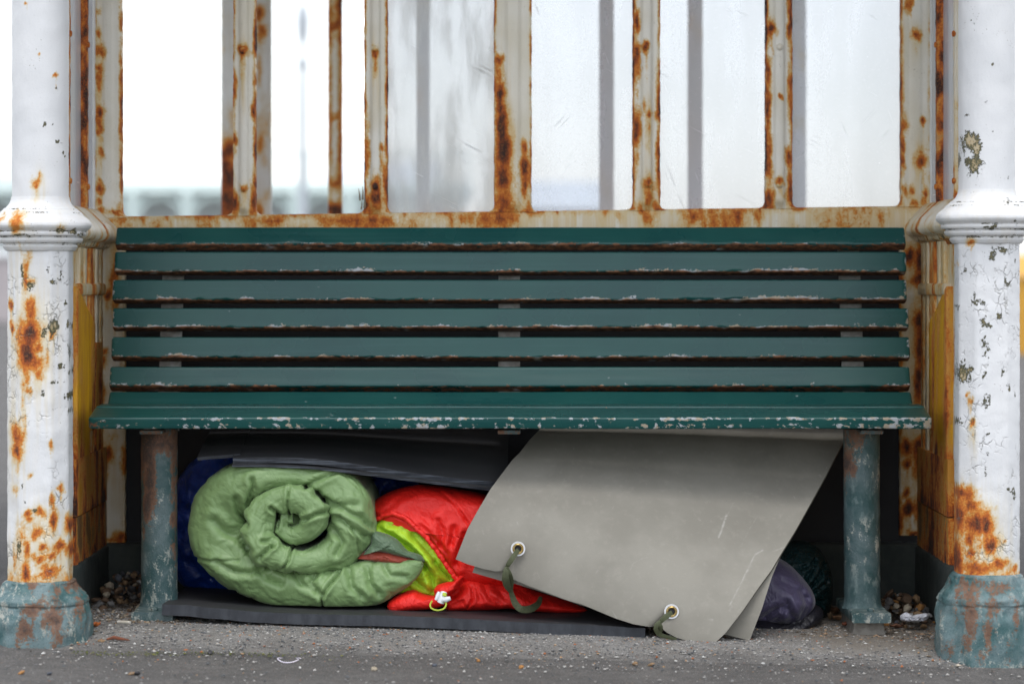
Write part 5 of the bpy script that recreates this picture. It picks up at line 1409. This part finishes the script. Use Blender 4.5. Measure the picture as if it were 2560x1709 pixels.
ribbon([(1276, 1470, 5.955), (1281, 1490, 5.962), (1290, 1510, 5.965), (1305, 1522, 5.967), (1328, 1520, 5.985), (1345, 1508, 6.01), (1352, 1492, 6.03)], [.006, .009, .011, .011, .012, .010, .006])
ribbon([(1679, 1530, 5.842), (1668, 1538, 5.832), (1656, 1548, 5.83), (1648, 1557, 5.833)], [.0065, .0085, .0075, .005])
ribbon([(1651, 1552, 5.83), (1642, 1560, 5.828), (1640, 1572, 5.83), (1648, 1584, 5.84), (1664, 1590, 5.85), (1690, 1597, 5.87)], [.005, .0065, .0075, .0075, .006, .005])
ribbon([(1646, 1556, 5.829), (1652, 1566, 5.832), (1650, 1580, 5.842)], [.005, .0065, .006])

# ------------------------------------------------------------------ small things on the ground
def stone_mesh(name, seed, mat, sx=1, sy=1, sz=.6):
    n, m = 14, 9
    R = np.zeros((m, n, 3))
    for i in range(m):
        ph = -math.pi / 2 + math.pi * (i + .25) / (m - .5)
        for j in range(n):
            th = 2 * math.pi * j / n
            R[i, j] = (math.cos(ph) * math.cos(th), math.cos(ph) * math.sin(th), math.sin(ph))
    R *= 1 + .55 * fbm(R * 1.3 + seed * 5, 3)[..., None]
    R *= np.array((sx, sy, sz))
    v, f = loft(R)
    return make_mesh(name, v, f, mat, True)
SC = {'tan': (.30, .19, .10), 'amber': (.42, .20, .06), 'grey': (.17, .165, .16), 'dark': (.045, .045, .05), 'cream': (.42, .36, .27), 'brown': (.14, .085, .05), 'white': (.5, .5, .49), 'slate': (.10, .11, .135)}
for k, c in SC.items():
    MAT['stone_' + k] = plain('stone_' + k, c, tuple(q * .62 for q in c), .75, 70, .4)
STONES = {k: [stone_mesh('pebble_' + k, i * 3.7 + len(k), MAT['stone_' + k], *s) for i, s in enumerate(((1, .8, .62), (1.25, .75, .5), (.9, .9, .75)))] for k in SC}
def stone(kind, var, x, y, r, lift=.45, rot=None, name='pebble', z=None):
    o = bpy.data.objects.new(name, STONES[kind][var])
    COL.objects.link(o)
    o.scale = (r, r, r)
    o.rotation_euler = rot or (random.uniform(-.4, .4), random.uniform(-.4, .4), random.uniform(0, 6.28))
    o.location = (x, y, (float(gz(x, y)) + r * lift) if z is None else z)
    return o
def gpt(px, py):
    """point of the ground seen at a photo pixel"""
    D = 6.0
    for _ in range(30):
        x = PX(px, D)
        D = (HZ - float(gz(x, D))) * F / (py - CY)
    return PX(px, D), D
# heaps of beach shingle blown in behind the legs
kinds = ['tan', 'brown', 'grey', 'brown', 'slate', 'dark', 'grey', 'brown', 'cream', 'amber', 'brown', 'tan', 'white']
def heap(cx, cy, sx, sy, h, n, side):
    pts = []
    tries = 0
    while len(pts) < n and tries < 4000:
        tries += 1
        r = random.uniform(.009, .016) if len(pts) < n * .3 else random.uniform(.004, .010)
        a, b = random.gauss(0, .55), random.gauss(0, .55)
        if a * a + b * b > 1: continue
        x, y = cx + a * sx, cy + b * sy
        pile = h * max(0, 1 - (a * a + b * b))
        z = float(gz(x, y)) + pile * random.uniform(.25, 1) + r * .4
        if any((x - q[0]) ** 2 + (y - q[1]) ** 2 + (z - q[2]) ** 2 < (.72 * (r + q[3])) ** 2 for q in pts): continue
        pts.append((x, y, z, r))
        kd = random.choice(kinds)
        o = stone(kd, random.randrange(3), x, y, r, z=z, rot=(random.uniform(-.7, .7), random.uniform(-.7, .7), random.uniform(0, 6.28)))
        tag(o, '%s %s pebble in the shingle heap by the %s side wall' % ('large' if r > .014 else 'mid sized' if r > .009 else 'small', {'slate': 'blue grey', 'tan': 'sandy tan', 'amber': 'orange'}.get(kd, kd), side), 'pebble', 'shingle heaped by the %s side wall' % side)
heap(-.868, 6.36, .090, .21, .07, 130, 'left')
heap(.892, 6.33, .080, .20, .06, 120, 'right')
# named stones
for (px, py, kind, var, rpx, lb) in (
    (264, 1470, 'grey', 2, 15, 'large pale grey pebble leaning against the left plinth'), (276, 1498, 'brown', 0, 15, 'round brown pebble below the pale one by the left plinth'), (311, 1512, 'tan', 1, 15, 'long sandy pebble left of the left bench foot plate'), (278, 1518, 'cream', 1, 11, 'cream flat pebble beside the long sandy one'), (252, 1606, 'tan', 0, 9, 'tan pebble touching the left column foot'),
    (2270, 1510, 'tan', 2, 17, 'blocky beige pebble on the right hand heap'), (2310, 1508, 'slate', 2, 15, 'round blue slate pebble by the right plinth'), (2262, 1466, 'cream', 1, 15, 'thin cream shell on top of the right hand heap'),
    (1303, 1670, 'amber', 0, 8, 'amber pebble on the asphalt in front of the foam mat'), (1588, 1662, 'tan', 0, 9, 'tan pebble on the asphalt below the end of the foam mat'), (1627, 1664, 'tan', 1, 8, 'pinkish tan pebble right of the one below the foam mat end'), (1196, 1653, 'amber', 2, 6, 'small amber pebble in front of the red sleeping bag'), (1086, 1665, 'slate', 2, 7, 'small black pebble on the asphalt in front of the green bag'),
    (53, 1684, 'amber', 1, 9, 'orange pebble on the asphalt before the left column'), (123, 1686, 'slate', 1, 8, 'black stone on the asphalt before the left column'), (935, 1675, 'cream', 0, 9, 'cream pebble at the bottom edge of the picture'), (330, 1686, 'tan', 1, 8, 'tan chip beside a black one on the asphalt'), (343, 1686, 'dark', 1, 10, 'black chip beside a tan one on the asphalt'), (525, 1634, 'dark', 1, 9, 'flat black chip on the asphalt before the green bag'), (1493, 1672, 'dark', 2, 6, 'dark stone near the bottom edge below the grey mat')):
    x, y = gpt(px, py)
    o = stone(kind, var, x, y, rpx / F * y)
    tag(o, lb, 'shell' if 'shell' in lb else 'pebble')
# grit, chips and crumbs
def scatter(name, n, region, rmin, rmax, cols, seed, label, cat, dens=None):
    rg = np.random.default_rng(seed)
    x = rg.uniform(region[0], region[1], n); y = rg.uniform(region[2], region[3], n)
    if dens is not None:
        keep = rg.random(n) < dens(x, y)
        x, y = x[keep], y[keep]
    n = len(x)
    r = rmin * (rmax / rmin) ** (rg.random(n) ** 2.2)
    z = gz(x, y) + .004 + r * .12
    base = np.array([(1, 0, 0), (.1, .9, .1), (-.9, .2, 0), (-.2, -.9, .1), (.1, .1, .55), (0, 0, -.4)])
    tri = np.array([(0, 1, 4), (1, 2, 4), (2, 3, 4), (3, 0, 4), (1, 0, 5), (2, 1, 5), (3, 2, 5), (0, 3, 5)])
    a = rg.uniform(0, 6.28, n)
    V = base[None] * (1 + .35 * rg.normal(size=(n, 6, 1))) * r[:, None, None]
    ca, sa = np.cos(a)[:, None], np.sin(a)[:, None]
    VX = V[..., 0] * ca - V[..., 1] * sa + x[:, None]
    VY = V[..., 0] * sa + V[..., 1] * ca + y[:, None]
    VZ = V[..., 2] + z[:, None]
    v = np.stack([VX, VY, VZ], -1).reshape(-1, 3)
    f = (tri[None] + np.arange(n)[:, None, None] * 6).reshape(-1, 3).tolist()
    tone = np.repeat(rg.random(n), 6)
    m = M(name + '_mat')
    mt = m.done(m.ramp(m.attr('tone'), cols, 'CONSTANT'), .8)
    o = part(name, v, [tuple(q) for q in f], mt, smooth=False, attrs={'tone': tone})
    o['kind'] = 'stuff'
    return tag(o, label, cat)
GR = [(0.0, (.075, .08, .085)), (.28, (.16, .16, .16)), (.48, (.27, .26, .25)), (.68, (.36, .35, .33)), (.86, (.50, .50, .48)), (.92, (.34, .22, .12)), (.965, (.32, .11, .04))]
scatter('grit', 22000, (-.96, .96, 5.55, 6.2), .0009, .0046, GR, 3, 'pale grit and crushed shell over the shelter floor', 'grit', lambda x, y: .20 + .80 * sstep(5.60, 5.72, y) * (1 - .82 * sstep(.52, .70, x) * sstep(5.72, 5.80, y)))
scatter('asphalt_chips', 5200, (-1.2, 1.2, 4.9, 5.62), .0008, .0048, GR, 5, 'loose chips scattered over the asphalt in front', 'grit', lambda x, y: .5 + 0 * x)
scatter('shingle_crumbs', 2600, (-.97, -.70, 5.95, 6.5), .0010, .0065, [(0, (.07, .055, .04)), (.4, (.13, .10, .07)), (.7, (.3, .24, .17)), (.9, (.42, .38, .33))], 8, 'brown crumbs and shell bits by the left leg', 'grit')
scatter('litter_crumbs', 2600, (.60, .97, 5.95, 6.5), .0010, .0060, [(0, (.07, .055, .04)), (.4, (.14, .10, .065)), (.7, (.28, .19, .12)), (.9, (.4, .34, .28))], 9, 'brown crumbs and leaf bits by the right leg', 'grit', lambda x, y: .4 + .6 * sstep(.74, .8, x))
scatter('foot_crumbs', 3200, (-1.2, 1.2, 5.56, 5.95), .0010, .0075, [(0, (.06, .05, .04)), (.35, (.13, .10, .07)), (.6, (.26, .20, .14)), (.78, (.42, .37, .30)), (.9, (.33, .15, .07))], 14, 'brown crumbs and shell bits gathered round the column feet', 'grit', lambda x, y: np.clip(np.exp(-((np.hypot(np.abs(x) - .985, y - 5.77) - .125) / .022) ** 2), 0, 1))
moss = scatter('moss', 2600, (-.90, -.30, 5.58, 5.68), .0010, .0036, [(0, (.06, .075, .015)), (.4, (.10, .11, .02)), (.75, (.15, .15, .04))], 12, 'yellow green moss along the joint before the left column', 'moss', lambda x, y: np.exp(-((y - 5.628 - .012 * np.sin(x * 9)) / .016) ** 2) * (.5 + .5 * sstep(-.1, .25, fbm(np.stack([x * 9, y * 9, x * 0], -1), 2))) * sstep(-.28, -.6, x))
# cigarette end, leaf, twig, tissue, ring, leaf litter
x, y = gpt(312, 1563)
v, f = tube([(x - .016, y + .004, gz(x, y) + .0075), (x - .004, y, gz(x, y) + .0075), (x + .013, y - .004, gz(x, y) + .007)], [.0036, .0040, .0040], 10)
tag(part('cigarette_end', v, f, plain('cigarette_paper', (.55, .53, .48), (.42, .38, .3), .8, 60, .3)), 'white cigarette end beside the left bench foot plate', 'cigarette end')
def leaf(px, py, L, W, col, name, label, cat, ang, curl):
    x, y = gpt(px, py)
    nu, nv = 16, 7
    R = np.zeros((nu, nv, 3))
    for i in range(nu):
        t = i / (nu - 1)
        for j in range(nv):
            s = j / (nv - 1) * 2 - 1
            a, b = (t - .5) * L, s * W * math.sin(math.pi * min(1, t * .92 + .06)) ** .7
            R[i, j] = (x + a * math.cos(ang) - b * math.sin(ang), y + a * math.sin(ang) + b * math.cos(ang), gz(x, y) + .008 + curl * (s * s + (t - .4) ** 2) + .002 * math.sin(9 * t + 4 * s))
    me = make_mesh(name, R.reshape(-1, 3), grid_faces(nu, nv), plain(name + '_%d' % px, col, tuple(c * .5 for c in col), .7, 60, .4))
    o = link(name, me)
    md = o.modifiers.new('thick', 'SOLIDIFY'); md.thickness = .0006
    return tag(o, label, cat)
leaf(240, 1572, .018, .006, (.42, .11, .02), 'dry_leaf', 'orange scrap of leaf against the left column foot', 'leaf', .2, .006)
leaf(2085, 1540, .035, .010, (.16, .08, .04), 'dry_leaf', 'curled brown leaf left of the right bench foot plate', 'leaf', .5, .012)
leaf(2098, 1556, .030, .008, (.22, .11, .05), 'dry_leaf', 'tan leaf lying before the right bench foot plate', 'leaf', -.4, .008)
leaf(2118, 1571, .022, .007, (.26, .08, .04), 'dry_leaf', 'reddish leaf scrap below the right bench foot plate', 'leaf', .1, .006)
leaf(2076, 1553, .022, .006, (.20, .13, .07), 'dry_leaf', 'pale brown leaf beside the mouth of the purple sack', 'leaf', 1.2, .010)
leaf(2242, 1575, .030, .008, (.20, .09, .05), 'dry_leaf', 'brown leaf on the floor right of the right leg', 'leaf', -.2, .005)
x, y = gpt(296, 1606)
v, f = tube([(x - .024, y - .004, gz(x, y) + .008), (x - .010, y + .004, gz(x, y) + .011), (x + .004, y, gz(x, y) + .009), (x + .024, y - .008, gz(x, y) + .007)], [.0018, .0042, .0036, .0012], 7)
tag(part('twig', v, f, plain('red_brown_bark', (.20, .06, .025), (.10, .035, .02), .8, 150, .8)), 'short red brown twig on the floor right of the left column foot', 'twig')
v, f = pillow([(2250, 1538), (2262, 1530), (2272, 1532), (2286, 1542), (2300, 1540), (2316, 1532), (2322, 1542), (2310, 1550), (2290, 1552), (2266, 1552), (2252, 1549)], 6.12, .02, 80, 14, 2, wr_crumple(40, .012, .014), 1.0)
tag(part('tissue', v, f, MAT['tissue'], sharp=30), 'crumpled white tissue at the foot of the right hand shingle heap', 'tissue')
x, y = gpt(722, 1650)
th = np.linspace(.25, 5.9, 40)
v, f = tube(np.stack([x + .023 * np.cos(th) * (1 + .05 * np.sin(3 * th)), y + .030 * np.sin(th), np.full(40, float(gz(x, y)) + .002) + .002 * np.cos(th * 2)], -1), .0012, 6)
tag(part('plastic_ring', v, f, MAT['paper_ring']), 'broken lilac white plastic ring lying on the asphalt', 'ring')

# ------------------------------------------------------------------ far background beyond the shelter
pale_green = plain('hazed_sea_green_paint', (.74, .85, .83), (.70, .83, .81), .6, 3, .1)  # haze of the distance is put into these four pale colours
pale_wall = plain('hazed_pale_render', (.82, .85, .86), (.78, .82, .84), .8, 2, .1)
lamp_paint = plain('hazed_blue_grey_paint', (.46, .50, .54), (.42, .46, .50), .6, 3, .1)
far_grey = plain('hazed_blue_grey', (.64, .69, .74), (.60, .66, .71), .8, 2, .1)
ter = thing('terrace_arcade', (-8, 78, 0), 'pale sea green arcade of a promenade terrace seen far off through the empty panes', 'building')
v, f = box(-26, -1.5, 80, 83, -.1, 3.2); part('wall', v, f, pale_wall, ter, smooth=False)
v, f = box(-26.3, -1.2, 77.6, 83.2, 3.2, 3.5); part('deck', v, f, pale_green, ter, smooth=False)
for k in range(17):
    x = -26 + k * 1.53
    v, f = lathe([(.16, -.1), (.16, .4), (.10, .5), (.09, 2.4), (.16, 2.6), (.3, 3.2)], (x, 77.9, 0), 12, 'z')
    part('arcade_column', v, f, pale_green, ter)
    if k < 16:
        th = np.linspace(0, math.pi, 15)
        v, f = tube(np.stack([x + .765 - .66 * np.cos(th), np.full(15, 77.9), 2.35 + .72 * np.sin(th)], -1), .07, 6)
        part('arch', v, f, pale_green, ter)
for k in range(34):
    x = -26 + k * .75
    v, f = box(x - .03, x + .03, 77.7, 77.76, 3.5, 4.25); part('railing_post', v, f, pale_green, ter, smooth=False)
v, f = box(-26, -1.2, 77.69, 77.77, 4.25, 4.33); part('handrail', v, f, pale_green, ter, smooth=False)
def house(name, x0, x1, y, h, rh, mt, rmt, label):
    t = thing(name, ((x0 + x1) / 2, y, 0), label, 'building')
    v, f = box(x0, x1, y, y + 6, -.2, h); part('wall', v, f, mt, t, smooth=False)
    R = np.array([[(x0 - .2, y - .2, h), (x0 - .2, y + 6.2, h), (x0 - .2, y + 3, h + rh)], [(x1 + .2, y - .2, h), (x1 + .2, y + 6.2, h), (x1 + .2, y + 3, h + rh)]])
    v, f = loft(R); part('roof', v, f, rmt, t, smooth=False)
    n = max(2, int((x1 - x0) / 1.4))
    for k in range(n):
        xc = x0 + (k + .5) * (x1 - x0) / n
        v, f = box(xc - .3, xc + .3, y - .06, y + .02, h * .45, h * .8)
        part('window', v, f, far_grey, t, smooth=False)
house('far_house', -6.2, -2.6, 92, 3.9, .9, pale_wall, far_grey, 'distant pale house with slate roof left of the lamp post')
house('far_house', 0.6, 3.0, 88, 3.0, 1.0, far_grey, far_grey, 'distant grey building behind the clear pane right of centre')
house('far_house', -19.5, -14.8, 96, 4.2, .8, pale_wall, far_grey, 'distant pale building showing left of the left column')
lamp = thing('lamp_post', (PX(757, 42), 42, 0), 'tall blurred grey blue lamp post far behind the empty pane', 'lamp post')
lx = PX(757, 42)
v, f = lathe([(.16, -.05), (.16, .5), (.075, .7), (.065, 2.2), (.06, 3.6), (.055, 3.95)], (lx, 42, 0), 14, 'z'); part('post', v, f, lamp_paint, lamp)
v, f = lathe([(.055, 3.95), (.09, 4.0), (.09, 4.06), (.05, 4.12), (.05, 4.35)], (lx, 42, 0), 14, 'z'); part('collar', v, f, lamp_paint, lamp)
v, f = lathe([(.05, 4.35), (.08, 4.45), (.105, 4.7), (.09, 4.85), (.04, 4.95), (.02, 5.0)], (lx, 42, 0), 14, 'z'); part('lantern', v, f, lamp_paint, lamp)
# orange grit bin beyond the right column, low pink wall beyond the left one
gb = thing('grit_bin', (PX(2590, 30), 30, 0), 'orange yellow bin blurred at the right edge behind the right column', 'bin')
orange = plain('orange_plastic', (.62, .33, .04), (.55, .28, .035), .5, 4, .1)
x0 = PX(2546, 30)
R = np.array([[(x0, 30, -.06), (x0 + 1.2, 30, -.06), (x0 + 1.2, 30.8, -.06), (x0, 30.8, -.06)], [(x0 - .06, 29.94, .78), (x0 + 1.26, 29.94, .78), (x0 + 1.26, 30.86, .78), (x0 - .06, 30.86, .78)]])
v, f = loft(R); part('tub', v, f, orange, gb, smooth=False)
R = np.array([[(x0 - .1, 29.9, .785), (x0 + 1.3, 29.9, .785), (x0 + 1.3, 30.9, .785), (x0 - .1, 30.9, .785)], [(x0 + .05, 30.1, 1.02), (x0 + 1.15, 30.1, 1.02), (x0 + 1.15, 30.75, 1.02), (x0 + .05, 30.75, 1.02)]])
v, f = loft(R); part('lid', v, f, orange, gb, smooth=False)
pw_ = thing('low_wall', (-12, 48, 0), 'low pinkish grey wall far off at the left edge', 'wall')
v, f = box(-18, -7.6, 48, 48.4, -.1, 1.15); part('wall_face', v, f, plain('pink_grey_render', (.42, .38, .38), (.36, .33, .34), .8, 2, .1), pw_, smooth=False)
v, f = box(-18.1, -7.55, 47.95, 48.45, 1.15, 1.27); part('coping', v, f, pale_wall, pw_, smooth=False)
